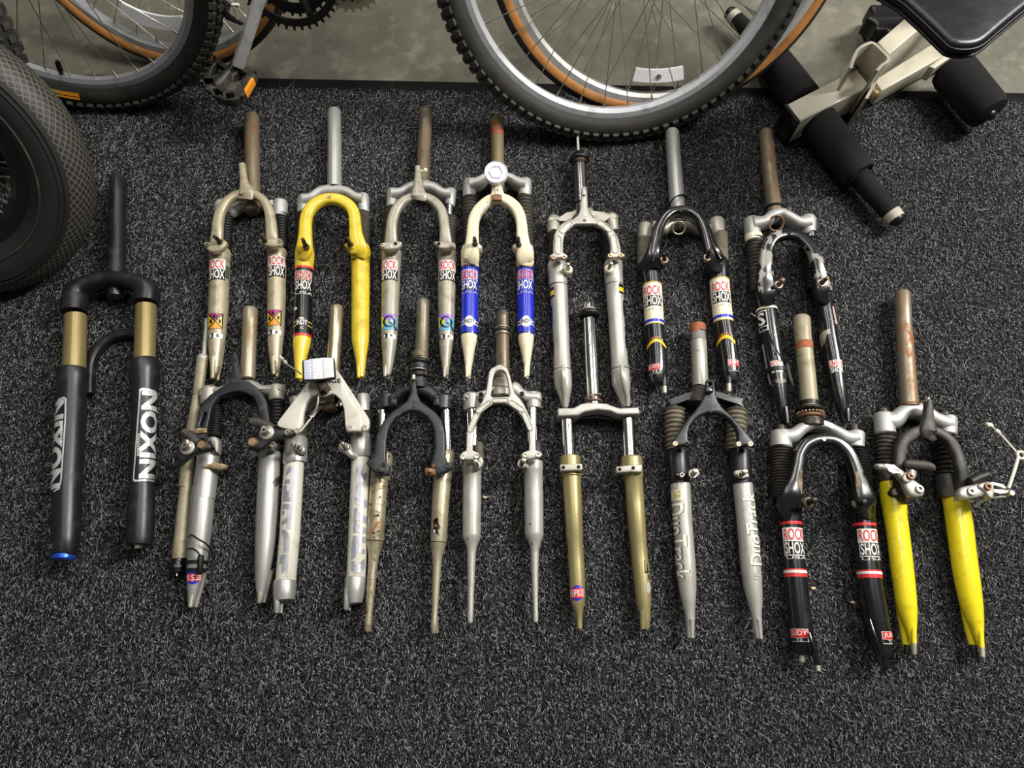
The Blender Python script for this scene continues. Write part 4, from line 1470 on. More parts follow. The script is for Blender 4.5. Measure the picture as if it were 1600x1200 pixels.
for lg, (x0, x1, y0, y1), (n0, n1, n2, n3) in ((a, (84, 196, 600, 722), (80, 190, 755, 792)), (b, (530, 641, 602, 725), (530, 640, 760, 795))):
    xm, ym = (x0 + x1) / 2, (y0 + y1) / 2
    f.poly(lg, [(x0, y0), (x1, y0), (xm, ym)], 'sticker_purple', .0005)
    f.poly(lg, [(x0, y0 + 12), (xm, ym), (x0, y1 - 12)], 'sticker_lime', .0005)
    f.poly(lg, [(x1, y0 + 12), (x1, y1 - 12), (xm, ym)], 'sticker_cyan', .0005)
    f.poly(lg, [(xm, ym), (x1, y1), (x0, y1)], 'sticker_cyan', .0005)
    ro_, ri_ = 46, 34
    N = 28
    ringp = [(xm + ro_ * math.cos(2 * math.pi * k / N), ym + ro_ * math.sin(2 * math.pi * k / N)) for k in range(N + 1)]
    ringp += [(xm + ri_ * math.cos(2 * math.pi * k / N), ym + ri_ * math.sin(2 * math.pi * k / N)) for k in range(N, -1, -1)]
    for k in range(0, N, 2):
        f.poly(lg, [ringp[k], ringp[k + 1], ringp[k + 2], ringp[2 * N + 1 - k - 2], ringp[2 * N + 1 - k - 1], ringp[2 * N + 1 - k]], 'sticker_black', .0008, name='badge_ring')
    f.poly(lg, [(xm, ym - 4), (x1 + 2, y1 - 6), (x1 - 6, y1 + 4), (xm - 6, ym + 4)], 'sticker_black', .0008)
    f.quad(lg, n0, n0 + 48, n2, n3, 'sticker_black')
    f.quad(lg, n0 + 48, n1, n2, n3, 'sticker_white')
    f.text(lg, '2', n0 + 8, n0 + 36, n2 + 6, n3 - 5, 'sticker_white')
    f.text(lg, '1', n0 + 66, n0 + 84, n2 + 6, n3 - 5, 'sticker_black')

# ---- 4: cream fork with blue bands and round reflector
f = Fork('cream fork with bright blue bands and a round clear reflector, fourth of the upper row', (700, 170, 5), (390, 900), group=TOPROW)
f.setaxis(385, 60, 388, 420)
f.tube('steerer_tube', [(385, 52, 44), (385, 60, 50), (385, 120, 50), (388, 450, 53), (390, 620, 54)], 'olive_steel', .028)
f.tube('rust_band', [(385, 135, 51.5), (386, 185, 51.5)], 'rust_band', .028)
f.strip('crown', [(170, 606, 54), (235, 592, 44), (295, 558, 36), (340, 546, 34), (400, 544, 34), (480, 558, 36), (545, 592, 42), (604, 602, 50)], 'polished_alloy', .036, .026, sq=.8,
        extra=[f.gtube([(174, 536, 46), (173, 546, 54), (166, 665, 50), (166, 673, 44)], .024), f.gtube([(606, 532, 44), (606, 542, 50), (601, 655, 50), (600, 664, 44)], .024)])
f.tube('steerer_base', [(390, 560, 66), (395, 620, 68), (396, 636, 60)], 'dark_bolt', .02)
f.boot([(174, 665, 66), (176, 1100, 68)], 'rubber_dusty', rings=16, amp=.15)
f.boot([(601, 660, 64), (606, 1100, 66)], 'rubber_dusty', rings=16, amp=.15)
f.strip('arch', [(180, 1160, 66, .048), (190, 1030, 52), (196, 920, 46), (211, 845, 45), (252, 780, 43), (320, 722, 41), (392, 704, 40), (460, 720, 42), (524, 772, 44), (561, 842, 44), (576, 920, 44), (583, 1020, 50), (602, 1160, 68, .048)], 'cream_paint', .018, .056)
f.strip('cable_hanger', [(388, 700, 66), (386, 650, 46), (383, 610, 38), (382, 570, 34)], 'cream_paint', .014, .061)
f.plate('reflector_bracket', [(345, 670), (418, 672), (422, 716), (340, 716)], 'rusty_bolt', .066, .072, .002)
f.plate('reflector_stem', [(366, 590), (402, 590), (402, 672), (366, 672)], 'nylon_white', .066, .071, .001, holes=[[(375, 630), (392, 630), (390, 648), (377, 648)]])
rp_ = f.w(375, 500, .082)
RRr = f.r(92, rp_)
Mt = Matrix.Translation(rp_) @ Matrix.Rotation(math.radians(12), 4, 'X')
rfl = obj('reflector', *g_lathe([(RRr, -.008), (RRr, .0035), (RRr * .95, .005), (RRr * .93, .0035), (.0001, .0038)], 40, Mt), 'reflector_clear', f.root)
for k in range(6):
    q0, q1 = math.radians(60 * k), math.radians(60 * k + 60)
    lo_, hi_ = RRr * .52, RRr * .62
    vv = [Mt @ Vector((r_ * math.cos(q), r_ * math.sin(q), z)) for z in (.0032, .0052) for (r_, q) in ((lo_, q0), (lo_, q1), (hi_, q1), (hi_, q0))]
    obj('hexagon_rib', vv, [(0, 1, 2, 3), (4, 5, 6, 7), (0, 1, 5, 4), (1, 2, 6, 5), (2, 3, 7, 6), (3, 0, 4, 7)], 'reflector_blue', rfl, smooth=False)
for (x, y, tx, ty) in ((212, 1062, 207, 1008), (552, 1066, 548, 1008)):
    f.post(x, y, tx, ty, 16, .062, fl=0)
f.plate('post_boss', [(190, 1070), (235, 1050), (266, 1072), (255, 1095), (215, 1098)], 'cream_paint', .04, .062, .004, smooth=3)
f.plate('post_boss', [(503, 1070), (530, 1050), (575, 1060), (572, 1095), (525, 1098)], 'cream_paint', .04, .062, .004, smooth=3)
f.crop(700, 370, 5)
a = f.tube('lower_leg', [(178, 50, 66), (174, 90, 74), (173, 150, 71), (171, 220, 68), (170, 400, 66), (168, 600, 66), (166, 740, 66), (164, 800, 60), (162, 860, 48), (160, 920, 37), (159, 1000, 25), (158, 1070, 19), (158, 1084, 14)], 'cream_paint')
b = f.tube('lower_leg', [(602, 50, 66), (600, 85, 73), (601, 150, 69), (603, 220, 65), (604, 400, 65), (607, 600, 64), (608, 740, 64), (609, 800, 59), (612, 860, 48), (614, 920, 37), (617, 1000, 24), (618, 1070, 19), (618, 1084, 14)], 'cream_paint')
f.prongs([[(150, 1000, 16, .03), (148, 1088, 12, .03), (148, 1095, 7, .03)], [(190, 830, 26, .018), (184, 910, 22, .016), (174, 1000, 15, .015), (165, 1100, 11, .015), (164, 1108, 7, .015)]], 'cream_paint', parent=a.o)
f.prongs([[(608, 1010, 14, .03), (606, 1088, 11, .03), (606, 1094, 7, .03)], [(590, 820, 26, .018), (596, 900, 22, .016), (606, 1000, 15, .015), (618, 1096, 11, .015), (620, 1106, 7, .015)]], 'cream_paint', parent=b.o)
for lg, x0, x1, ix0, ix1 in ((a, 105, 230, 124, 210), (b, 538, 664, 570, 650)):
    f.quad(lg, 0, 0, 215, 748, 'sticker_blue', fl=-110, fr=110, name='blue_band')
    f.quad(lg, 0, 0, 215, 226, 'sticker_navy', .0007, fl=-110, fr=110)
    f.quad(lg, 0, 0, 738, 748, 'sticker_navy', .0007, fl=-110, fr=110)
    f.rockshox(lg, x0, x1, 250, 332, 412, usa=(418, 438, 'sticker_grey'))
    f.quad(lg, 0, 0, 650, 658, 'sticker_white', .0007, fl=-95, fr=95)
    f.quad(lg, 0, 0, 674, 682, 'sticker_white', .0007, fl=-95, fr=95)
    xm = (ix0 + ix1) / 2
    f.poly(lg, [(xm + 36 * math.cos(2 * math.pi * k / 16), 660 + 45 * math.sin(2 * math.pi * k / 16)) for k in range(16)], 'sticker_white', .0009)
    f.quad(lg, ix0, ix1, 638, 676, 'sticker_white', .001)
    f.text(lg, 'INDY', ix0 + 4, ix1 - 4, 641, 673, 'sticker_black', .0013)
    f.text(lg, 'XC', xm - 12, xm + 12, 684, 700, 'sticker_grey', .0013)

# ---- 5: silver fork with milled brace, rod at the steerer
f = Fork('silver fork with pocketed flat brace and thin rod in its steerer, fifth of upper row', (840, 190, 5), (370, 900), group=TOPROW)
f.setaxis(328, 330, 343, 650)
f.tube('star_bolt', [(306, 60, 16), (306, 66, 19), (307, 98, 19), (308, 103, 12), (311, 106, 11), (317, 230, 12)], 'brushed_alloy', .03, seg=14)
f.tube('headset_cone', [(318, 222, 30), (319, 236, 44), (320, 246, 52), (322, 264, 40), (323, 272, 54), (325, 290, 58), (326, 305, 56)], 'dark_bolt', .03)
f.tube('steerer_tube', [(327, 290, 46), (328, 315, 52), (330, 380, 50), (336, 500, 52), (343, 650, 54), (345, 700, 54)], 'dark_chrome', .03)
f.ring(326, 298, 80, 20, 'cable_black', .03, name='seal_ring')
f.ring(328, 316, 58, 12, 'rusty_bolt', .03, name='bearing_race')
f.ring(344, 648, 62, 10, 'cable_black', .03, name='crown_race')
f.plate('crown', [(78, 785), (98, 748), (130, 730), (180, 748), (235, 742), (275, 690), (330, 664), (420, 668), (450, 722), (510, 748), (565, 716), (615, 738), (628, 790), (600, 832), (500, 800), (370, 790), (240, 800), (180, 835), (80, 838)], 'dull_alloy', .008, .042, .01,
        extra=[f.gtube([(130, 724, 40), (130, 738, 53), (124, 836, 50), (124, 846, 42)], .024), f.gtube([(570, 708, 42), (571, 722, 56), (588, 835, 44), (590, 845, 38)], .024)], smooth=2)
f.boot([(122, 840, 46), (126, 1070, 50)], 'rubber_black', rings=12)
f.boot([(535, 840, 56), (555, 1070, 56)], 'rubber_black', rings=12)
f.plate('brace', [(120, 1035), (120, 950), (128, 890), (150, 838), (190, 798), (235, 772), (275, 760), (312, 738), (332, 690), (337, 600), (346, 515), (350, 508), (382, 508), (386, 518), (388, 600), (393, 680), (415, 728), (440, 752), (480, 764), (520, 784), (565, 825), (605, 870), (628, 910), (642, 970), (652, 1028), (680, 1045), (678, 1068), (655, 1082), (560, 1086), (541, 1070), (542, 1048), (565, 1030), (565, 990), (555, 930), (535, 878), (505, 848), (470, 832), (430, 822), (300, 822), (255, 838), (222, 868), (205, 910), (198, 960), (200, 1030), (232, 1046), (235, 1070), (220, 1086), (105, 1088), (92, 1072), (94, 1050)], 'silver_paint', .05, ZT, .003)
for A, B, hw in (((195, 850), (252, 802), 22), ((160, 915), (160, 1012), 23), ((488, 792), (560, 840), 22), ((594, 905), (606, 1005), 23)):
    f.pill(A, B, hw, ZT, 'dull_alloy')
for (x, y) in ((125, 1060), (207, 1055), (567, 1045), (652, 1042)):
    f.bolt(x, y, 18, ZT, 'brass_bolt')
f.bolt(366, 770, 12, ZT, 'rusty_bolt', h=.001)
f.bolt(362, 575, 10, ZT, 'dark_bolt', h=.001)
for (x, y, tx, ty) in ((240, 1155, 236, 1108), (558, 1150, 577, 1102)):
    f.post(x, y, tx, ty, 15, .045, 'steel_bolt', fl=36, flmt='sticker_cream')
a = f.tube('lower_leg', [(152, 1070, 70), (152, 1090, 76), (152, 1110, 75), (153, 1150, 73), (158, 1250, 73), (161, 1252, 70), (172, 1450, 67), (185, 1750, 65), (191, 1920, 67), (192, 1924, 71), (197, 2030, 71), (203, 2080, 60), (209, 2130, 46), (214, 2190, 32), (215, 2220, 24), (215, 2232, 14)], 'silver_paint')
b = f.tube('lower_leg', [(585, 1065, 68), (588, 1090, 76), (590, 1140, 72), (596, 1248, 72), (598, 1252, 70), (610, 1450, 65), (630, 1750, 65), (643, 1912, 68), (644, 1916, 72), (651, 2030, 72), (662, 2090, 58), (672, 2140, 44), (681, 2200, 30), (683, 2222, 16)], 'silver_paint')
f.crop(840, 400, 5)
f.quad(a, 0, 0, 868, 873, 'dark_bolt', .0004, fl=-100, fr=100, name='seam')
f.quad(b, 0, 0, 862, 867, 'dark_bolt', .0004, fl=-100, fr=100, name='seam')
f.quad(a, 0, 0, 205, 209, 'dark_bolt', .0004, fl=-100, fr=100, name='seam')
f.quad(b, 0, 0, 198, 202, 'dark_bolt', .0004, fl=-100, fr=100, name='seam')
f.strip('dropout_web', [(198, 868, 14, .046), (200, 930, 20, .05), (208, 1020, 20, .044), (216, 1100, 20, .036), (216, 1178, 18, .03)], 'silver_paint', .012, parent=a.o)
f.strip('dropout_web', [(656, 862, 14, .046), (662, 930, 20, .05), (682, 1020, 20, .044), (702, 1100, 20, .036), (704, 1170, 16, .03)], 'silver_paint', .012, parent=b.o)
f.quad(a, 98, 132, 232, 312, 'sticker_black')
f.quad(a, 98, 132, 258, 294, 'sticker_yellow', .0007)
f.quad(b, 636, 668, 212, 288, 'sticker_black')
f.quad(b, 636, 668, 240, 272, 'sticker_yellow', .0007)
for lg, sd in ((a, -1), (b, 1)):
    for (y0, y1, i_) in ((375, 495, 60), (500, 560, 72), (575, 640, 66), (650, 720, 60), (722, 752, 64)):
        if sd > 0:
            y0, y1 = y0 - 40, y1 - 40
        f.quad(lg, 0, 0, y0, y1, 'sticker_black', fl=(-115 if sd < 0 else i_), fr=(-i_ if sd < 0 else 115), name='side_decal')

# ---- 6: glossy black fork with cream bands
K6 = 800 / 170
f = Fork('glossy black fork with cream bands striped blue, sixth of the upper row', (985, 190, K6), (370, 900), group=TOPROW)
f.setaxis(305, 50, 343, 620)
f.tube('steerer_tube', [(304, 42, 44), (305, 50, 50), (325, 340, 54), (343, 620, 57), (350, 720, 57)], 'brushed_alloy', .028)
f.cable('loose_ring', [(288, 625, .03), (292, 600, .045), (320, 562, .052), (365, 540, .05), (392, 540, .04), (410, 560, .03), (425, 590, .026), (420, 612, .024)], .0016, 'cable_black')
f.plate('crown', [(150, 800), (190, 830), (232, 850), (262, 845), (300, 812), (350, 806), (425, 810), (500, 845), (532, 850), (580, 820), (600, 770), (550, 735), (470, 712), (350, 700), (240, 735), (160, 770)], 'dull_alloy', .012, .042, .009,
        extra=[f.gtube([(114, 734, 46), (114, 744, 53), (107, 840, 50), (107, 848, 44)], .024), f.gtube([(630, 694, 48), (631, 704, 57), (639, 798, 52), (640, 806, 46)], .024)], smooth=2)
f.ring(356, 782, 54, 8, 'gold_chrome', .036, name='steerer_ring', ax=(0, -.55, .83))
f.boot([(102, 835, 53), (98, 1030, 50)], 'rubber_khaki', rings=14, amp=.08)
f.boot([(655, 795, 57), (668, 1010, 52)], 'rubber_khaki', rings=14, amp=.08)
f.strip('arch', [(148, 1050, 74, .044), (168, 960, 52), (186, 870, 42), (205, 790, 38), (248, 712, 36), (305, 668, 31), (375, 653, 28), (440, 664, 31), (503, 710, 37), (545, 790, 41), (572, 880, 48), (600, 960, 60), (630, 1040, 76, .044)], 'gloss_black', .018, .054)
f.bolt(375, 655, 11, .063, 'dark_bolt', h=.001)
f.strip('arch_rib', [(165, 1030, 4, .06), (185, 960, 4, .065), (200, 840, 4, .064)], 'gloss_black', .006, smooth=False)
f.strip('arch_rib', [(660, 1010, 4, .06), (615, 930, 4, .065), (575, 820, 4, .064)], 'gloss_black', .006, smooth=False)
for (x, y, tx, ty) in ((250, 1018, 246, 966), (566, 1000, 585, 942)):
    f.post(x, y, tx, ty, 14, .056, 'dark_bolt', fl=32, flmt='brass_bolt')
f.plate('post_boss', [(200, 1030), (240, 1000), (285, 1025), (270, 1050), (220, 1090), (190, 1080)], 'gloss_black', .03, .044, .005, smooth=3)
f.plate('post_boss', [(525, 1005), (560, 985), (610, 1000), (625, 1060), (590, 1060), (540, 1030)], 'gloss_black', .03, .044, .005, smooth=3)
f.crop(985, 370, K6)
a = f.tube('lower_leg', [(145, 150, 66), (144, 185, 76), (146, 230, 74), (157, 320, 68), (165, 450, 69), (176, 640, 69), (190, 800, 70), (198, 950, 72), (200, 1030, 66), (200, 1065, 54), (200, 1075, 40)], 'gloss_black')
b = f.tube('lower_leg', [(640, 140, 66), (645, 185, 74), (648, 230, 72), (652, 300, 70), (664, 450, 70), (680, 600, 70), (706, 760, 74), (728, 920, 70), (736, 1010, 62), (738, 1050, 50), (738, 1060, 36)], 'gloss_black')
f.prongs([[(236, 960, 26, .03), (246, 1070, 20, .032), (250, 1120, 18, .032)]], 'worn_black', parent=a.o)
f.tube('dropout_tip', [(249, 1095, 19), (251, 1142, 18), (251, 1150, 12)], 'dull_alloy', .033, parent=a.o, seg=12)
f.prongs([[(722, 960, 26, .03), (725, 1060, 20, .032), (724, 1105, 18, .032)]], 'worn_black', parent=b.o)
f.tube('dropout_tip', [(724, 1075, 19), (724, 1132, 18), (724, 1140, 12)], 'dull_alloy', .033, parent=b.o, seg=12)
for lg, (r0, r1, r2), (x0, x1, ox), (y0, y1, y2), arc, jd in ((a, (325, 600, 636), (100, 222, 6), (352, 427, 505), (125, 258, 745, 812), (136, 218, 935, 974, 1000)), (b, (292, 568, 610), (600, 724, 8), (325, 400, 480), (634, 770, 715, 790), (720, 794, 905, 948, 982))):
    f.quad(lg, 0, 0, r0, r2, 'sticker_cream', fl=-110, fr=110, name='cream_band')
    f.quad(lg, 0, 0, r0, r0 + 10, 'sticker_gold', .0007, fl=-110, fr=110)
    f.quad(lg, 0, 0, r1, r1 + 20, 'sticker_blue', .0007, fl=-110, fr=110)
    f.quad(lg, 0, 0, r2 - 8, r2, 'sticker_gold', .0007, fl=-110, fr=110)
    f.quad(lg, x0 + 2, x1, y0, y1, 'sticker_white', .0006)
    f.text(lg, 'ROCK', x0 + 6, x1 - 2, y0 + 5, y1 - 5, 'sticker_red', .001)
    f.quad(lg, x0 + ox, x1 + ox, y1, y2, 'sticker_black', .0007)
    f.text(lg, 'SHOX', x0 + ox + 4, x1 + ox - 2, y1 + 4, y2 - 5, 'sticker_white', .0011)
    f.text(lg, 'USA', x0 + ox + 8, x1 + ox + 4, y2 + 12, y2 + 30, 'sticker_grey', .0008)
    ax0, ax1, ay0, ay1 = arc
    up_, lo_ = [], []
    for k in range(9):
        t = k / 8
        xx = ax0 + (ax1 - ax0) * t
        dy = (ay1 - ay0) * .62 * (2 * t - 1) ** 2
        up_.append((xx, ay0 + (ay1 - ay0) * .12 + dy - 4))
        lo_.append((xx, ay0 + (ay1 - ay0) * .40 + dy))
    for k in range(8):
        f.poly(lg, [up_[k], up_[k + 1], lo_[k + 1], lo_[k]], 'sticker_yellow', .0008, name='arc_badge')
        if k not in (0, 7):
            f.poly(lg, [(up_[k][0] + 3, up_[k][1] - 18), (up_[k + 1][0] - 3, up_[k + 1][1] - 18), (up_[k + 1][0] - 3, up_[k + 1][1] - 6), (up_[k][0] + 3, up_[k][1] - 6)], 'sticker_red' if k % 2 else 'sticker_gold', .0008, name='arc_badge')
    jx0, jx1, jy0, jy1, jy2 = jd
    f.quad(lg, jx0, jx1 + 4, jy0 - 4, jy2 + 4, 'sticker_grey', .0005)
    f.quad(lg, jx0, jx1, jy0, jy1, 'sticker_red', .0008)
    f.text(lg, 'JUDY', jx0 + 4, jx1 - 4, jy0 + 5, jy1 - 5, 'sticker_white', .0011)
    f.quad(lg, jx0, jx1, jy1, jy2, 'sticker_black', .0008)
    f.text(lg, 'T2', jx0 + 26, jx1 - 18, jy1 + 4, jy2 - 4, 'sticker_white', .0011)

# ---- 7: battered black fork with peeling paint
K7 = 800 / 190
f = Fork('battered black fork with peeling paint on its arch, seventh and last of the upper row', (1145, 185, K7), (330, 900), group=TOPROW)
f.setaxis(217, 70, 275, 590)
f.tube('steerer_tube', [(216, 62, 36), (217, 70, 42), (220, 118, 42), (221, 128, 45), (240, 330, 47), (275, 600, 50)], 'rusty_steel', .028)
f.ring(275, 590, 62, 8, 'cable_black', .028, name='crown_race')
f.strip('crown', [(124, 702, 52), (200, 692, 40), (260, 650, 42), (310, 638, 38), (365, 664, 36), (430, 698, 40), (498, 692, 48)], 'polished_alloy', .036, .026, sq=.8,
        extra=[f.gtube([(122, 636, 42), (122, 648, 52), (128, 742, 52), (129, 752, 46)], .024), f.gtube([(488, 628, 46), (490, 642, 54), (500, 732, 44), (502, 742, 38)], .024)])
f.tube('boot_collar', [(132, 742, 56), (134, 762, 58), (137, 782, 54)], 'sticker_cream', .024)
f.ring(285, 690, 58, 8, 'rusty_bolt', .036, name='steerer_ring', ax=(.1, -.6, .8))
f.boot([(143, 765, 60), (165, 1120, 52)], 'rubber_dusty', rings=15, amp=.16)
f.tube('stanchion', [(508, 735, 30), (512, 780, 30)], 'dark_chrome', .024)
f.boot([(500, 770, 58), (532, 1110, 56)], 'rubber_black', rings=15, amp=.16)
f.strip('arch', [(230, 1170, 64, .046), (212, 1060, 58, .05), (212, 960, 44), (226, 855, 40), (270, 790, 38), (340, 764, 37), (410, 768, 37), (470, 803, 39), (522, 862, 41), (550, 940, 42), (572, 1030, 46, .052), (592, 1150, 62, .046)], 'peeled_black', .018, .055)
f.hole(370, 756, 11, .064)
for (x, y, tx, ty) in ((300, 1096, 332, 1058), (582, 1085, 624, 1045)):
    f.post(x, y, tx, ty, 14, .058, 'rusty_bolt', fl=30, flmt='dull_alloy')
f.plate('post_boss', [(225, 1060), (300, 1050), (345, 1090), (320, 1130), (260, 1150)], 'chipped_black', .028, .044, .006, smooth=3)
f.plate('post_boss', [(540, 1070), (600, 1050), (632, 1080), (620, 1140), (570, 1130)], 'chipped_black', .028, .044, .006, smooth=3)
f.cable('cable_loop', [(310, 808, .05), (345, 840, .03), (380, 890, .012), (420, 950, .006), (450, 1020, .004), (440, 1130, .004), (420, 1240, .004), (395, 1320, .004)], .0011, 'cable_black')
f.crop(1145, 400, K7)
a = f.tube('lower_leg', [(195, 190, 60), (200, 230, 66), (208, 290, 64), (220, 340, 65), (235, 450, 65), (260, 600, 62), (283, 740, 62), (298, 830, 56), (312, 920, 46), (326, 1000, 36), (345, 1080, 26), (348, 1092, 16)], 'chipped_black')
b = f.tube('lower_leg', [(585, 180, 52), (588, 230, 54), (600, 320, 56), (618, 420, 58), (632, 520, 59), (655, 640, 59), (675, 760, 58), (692, 860, 55), (710, 950, 45), (725, 1020, 35), (744, 1080, 26), (746, 1092, 16)], 'chipped_black')
f.prongs([[(345, 990, 20, .032), (355, 1060, 18, .032), (358, 1094, 16, .032), (358, 1102, 9, .032)], [(305, 970, 20, .02), (318, 1050, 18, .018), (330, 1098, 14, .018)]], 'chipped_black', parent=a.o)
f.prongs([[(752, 1000, 20, .032), (758, 1060, 18, .032), (760, 1086, 16, .032)], [(705, 980, 20, .02), (718, 1060, 18, .018), (728, 1100, 14, .018)]], 'chipped_black', parent=b.o)
f.quad(a, 0, 0, 352, 484, 'sticker_white', fl=-78, fr=-2)
f.quad(a, 0, 0, 358, 452, 'sticker_black', .0008, fl=-72, fr=-6)
f.text(a, 'S', 0, 0, 364, 446, 'sticker_white', .0011, fl=-62, fr=-14)
f.quad(a, 0, 0, 458, 478, 'sticker_black', .0008, fl=-60, fr=-10)
f.quad(a, 0, 0, 328, 342, 'sticker_cream', .0014, fl=-100, fr=100, name='zip_tie')
f.quad(a, 0, 0, 560, 830, 'sticker_grey', fl=-100, fr=-50)
f.quad(a, 252, 330, 688, 722, 'sticker_white')
f.text(a, 'ROCK', 256, 326, 692, 720, 'sticker_red')
f.quad(a, 252, 330, 722, 770, 'sticker_black', .0005)
f.text(a, 'SHOX', 258, 330, 724, 768, 'sticker_white', .0009)
f.quad(a, 0, 0, 726, 752, 'cable_black', .002, fl=-110, fr=110, name='sensor_strap')
f.quad(b, 638, 722, 684, 730, 'sticker_white')
f.quad(b, 642, 720, 688, 728, 'sticker_red', .0006)
f.text(b, 'ROCK', 646, 718, 690, 726, 'sticker_white', .0009)
f.quad(b, 638, 726, 730, 770, 'sticker_black', .0005)
f.text(b, 'SHOX', 650, 726, 733, 766, 'sticker_white', .0009)
f.quad(b, 0, 0, 330, 445, 'sticker_pink', fl=55, fr=100)
f.quad(b, 0, 0, 470, 680, 'sticker_grey', fl=75, fr=105)
f.poly(b, [(574, 505), (600, 488), (642, 480), (645, 510), (622, 515), (612, 560), (590, 585), (576, 560)], 'dull_alloy')
f.tube('cycle_sensor', [(350, 700, 10), (354, 706, 14), (372, 790, 15), (392, 852, 13), (395, 860, 9)], 'satin_black', .03, seg=8)
f.cable('sensor_wire', [(352, 704, .034), (320, 670, .046), (290, 620, .05), (262, 560, .05), (240, 510, .05)], .0013, 'cable_black')
f.cable('zip_tie_tail', [(155, 400, .02), (120, 378, .01)], .0012, 'nylon_white', n=2)

# ---- pump lying under the first lower fork
K8 = 800 / 230
f = Fork('long thin olive grey frame pump lying under the first fork of the lower row', (240, 460, K8), (200, 700), 'frame_pump', 'pump', None)
f.tube('pump_rod', [(289, 128, 10), (289, 134, 14), (287, 180, 13), (274, 335, 16)], 'grey_steel', .02)
f.tube('pump_collar', [(272, 322, 26), (271, 328, 32), (269, 344, 32), (268, 350, 28)], 'silver_paint', .02)
f.tube('pump_sleeve', [(268, 346, 32), (240, 540, 27), (240, 543, 24), (238, 546, 25)], 'beige_steel', .02)
f.tube('pump_barrel', [(238, 544, 25), (200, 800, 32), (180, 980, 36), (172, 1040, 37)], 'beige_steel', .02)
f.crop(240, 700, 4)
f.tube('pump_barrel', [(218, 90, 37), (188, 400, 42), (165, 660, 46), (163, 686, 46)], 'beige_steel', .02)
f.tube('pump_head', [(160, 684, 42), (159, 700, 44), (150, 704, 40), (150, 722, 40), (148, 726, 56), (147, 746, 58), (147, 752, 46), (147, 772, 42)], 'plastic_black', .02)
f.tube('valve_pin', [(145, 770, 7), (144, 800, 6)], 'steel_bolt', .02, seg=10)

# ---- 8: silver legs, black brace and cantilever brakes
f = Fork('silver legged fork with black flat brace still carrying cantilever brakes, first of the lower row', (240, 460, K8), (450, 700), group=LOWROW)
f.setaxis(525, 70, 513, 445)
f.tube('steerer_tube', [(525, 60, 34), (525, 68, 40), (524, 150, 39), (523, 156, 38), (518, 300, 39), (513, 420, 40), (512, 445, 40)], 'brass_rust_steel', .03)
f.plate('crown', [(256, 535), (268, 505), (300, 495), (350, 498), (410, 478), (470, 462), (540, 462), (590, 490), (640, 485), (695, 490), (712, 515), (708, 558), (630, 563), (580, 548), (500, 536), (440, 545), (380, 570), (320, 575), (260, 575)], 'dull_alloy', .008, .044, .01,
        extra=[f.gtube([(308, 492, 40), (308, 502, 50), (304, 570, 48), (304, 576, 42)], .026), f.gtube([(668, 484, 36), (668, 494, 44), (668, 556, 42), (668, 564, 38)], .026)], smooth=2)
for (x, y) in ((316, 488), (660, 483)):
    f.tube('crown_cap', [(x, y - 6, 20), (x, y, 26), (x, y + 8, 26)], 'rubber_black', .028)
f.boot([(338, 575, 38), (330, 760, 40)], 'rubber_black', rings=14, amp=.14)
f.boot([(668, 558, 38), (672, 750, 42)], 'rubber_black', rings=10, amp=.14)
f.plate('brace', [(427, 345), (432, 322), (441, 310), (450, 322), (456, 345), (464, 410), (474, 462), (520, 475), (562, 505), (596, 545), (616, 585), (628, 650), (642, 740), (592, 740), (584, 680), (570, 610), (552, 568), (515, 545), (470, 536), (420, 545), (372, 562), (335, 600), (318, 640), (302, 715), (290, 792), (222, 792), (232, 715), (250, 640), (270, 590), (312, 545), (360, 512), (410, 480), (424, 460), (428, 410)], 'worn_black', .052, ZT + .002, .002,
        holes=[[(272, 640), (283, 640), (284, 650), (264, 715), (252, 715), (250, 705)]])
f.ring(443, 356, 12, 4, 'dark_bolt', ZT + .002, name='cable_eye', ax=(0, 0, 1))
f.plate('brace_clip', [(222, 735), (240, 727), (288, 728), (292, 752), (226, 758)], 'old_tape', .064, .068, .002)
# leg tops and legs
a = f.tube('lower_leg', [(330, 775, 28), (328, 790, 30), (308, 840, 54), (302, 862, 58), (300, 866, 58), (299, 872, 59), (284, 1000, 61), (274, 1100, 60)], 'brushed_alloy', .028)
f.crop(240, 700, 4)
a = f.tube('lower_leg', [(315, 230, 69), (302, 400, 70), (288, 550, 67), (278, 650, 63), (268, 740, 57), (258, 820, 47), (248, 890, 36), (240, 950, 25), (234, 985, 17), (232, 996, 12)], 'brushed_alloy', .028)
b = f.tube('lower_leg', [(730, 12, 60), (729, 22, 67), (718, 200, 67), (708, 400, 66), (698, 570, 62), (688, 700, 54), (680, 780, 46), (672, 860, 33), (668, 920, 22), (664, 955, 16), (663, 966, 10)], 'brushed_alloy', .028)
f.prongs([[(300, 760, 34, .02), (292, 830, 30, .018), (278, 910, 22, .016), (266, 975, 14, .016), (263, 994, 12, .016), (263, 998, 8, .016)], [(240, 920, 18, .032), (230, 990, 15, .032), (229, 998, 8, .032)]], 'dull_alloy', parent=a.o)
f.prongs([[(718, 760, 34, .02), (712, 820, 28, .018), (700, 900, 20, .016), (692, 945, 14, .016), (690, 966, 11, .016)], [(668, 900, 18, .032), (660, 960, 15, .032), (659, 970, 8, .032)]], 'dull_alloy', parent=b.o)
f.plate('tape_remnant', [(300, 112), (345, 97), (380, 88), (420, 93), (455, 106), (450, 126), (400, 136), (350, 128), (312, 126)], 'old_tape', .036, .05, .005, smooth=2, parent=a.o)
f.poly(a, [(245 + 42 * math.cos(2 * math.pi * k / 20), 808 + 44 * math.sin(2 * math.pi * k / 20)) for k in range(20)], 'sticker_blue', .0004)
f.quad(a, 210, 296, 788, 832, 'sticker_red', .0006)
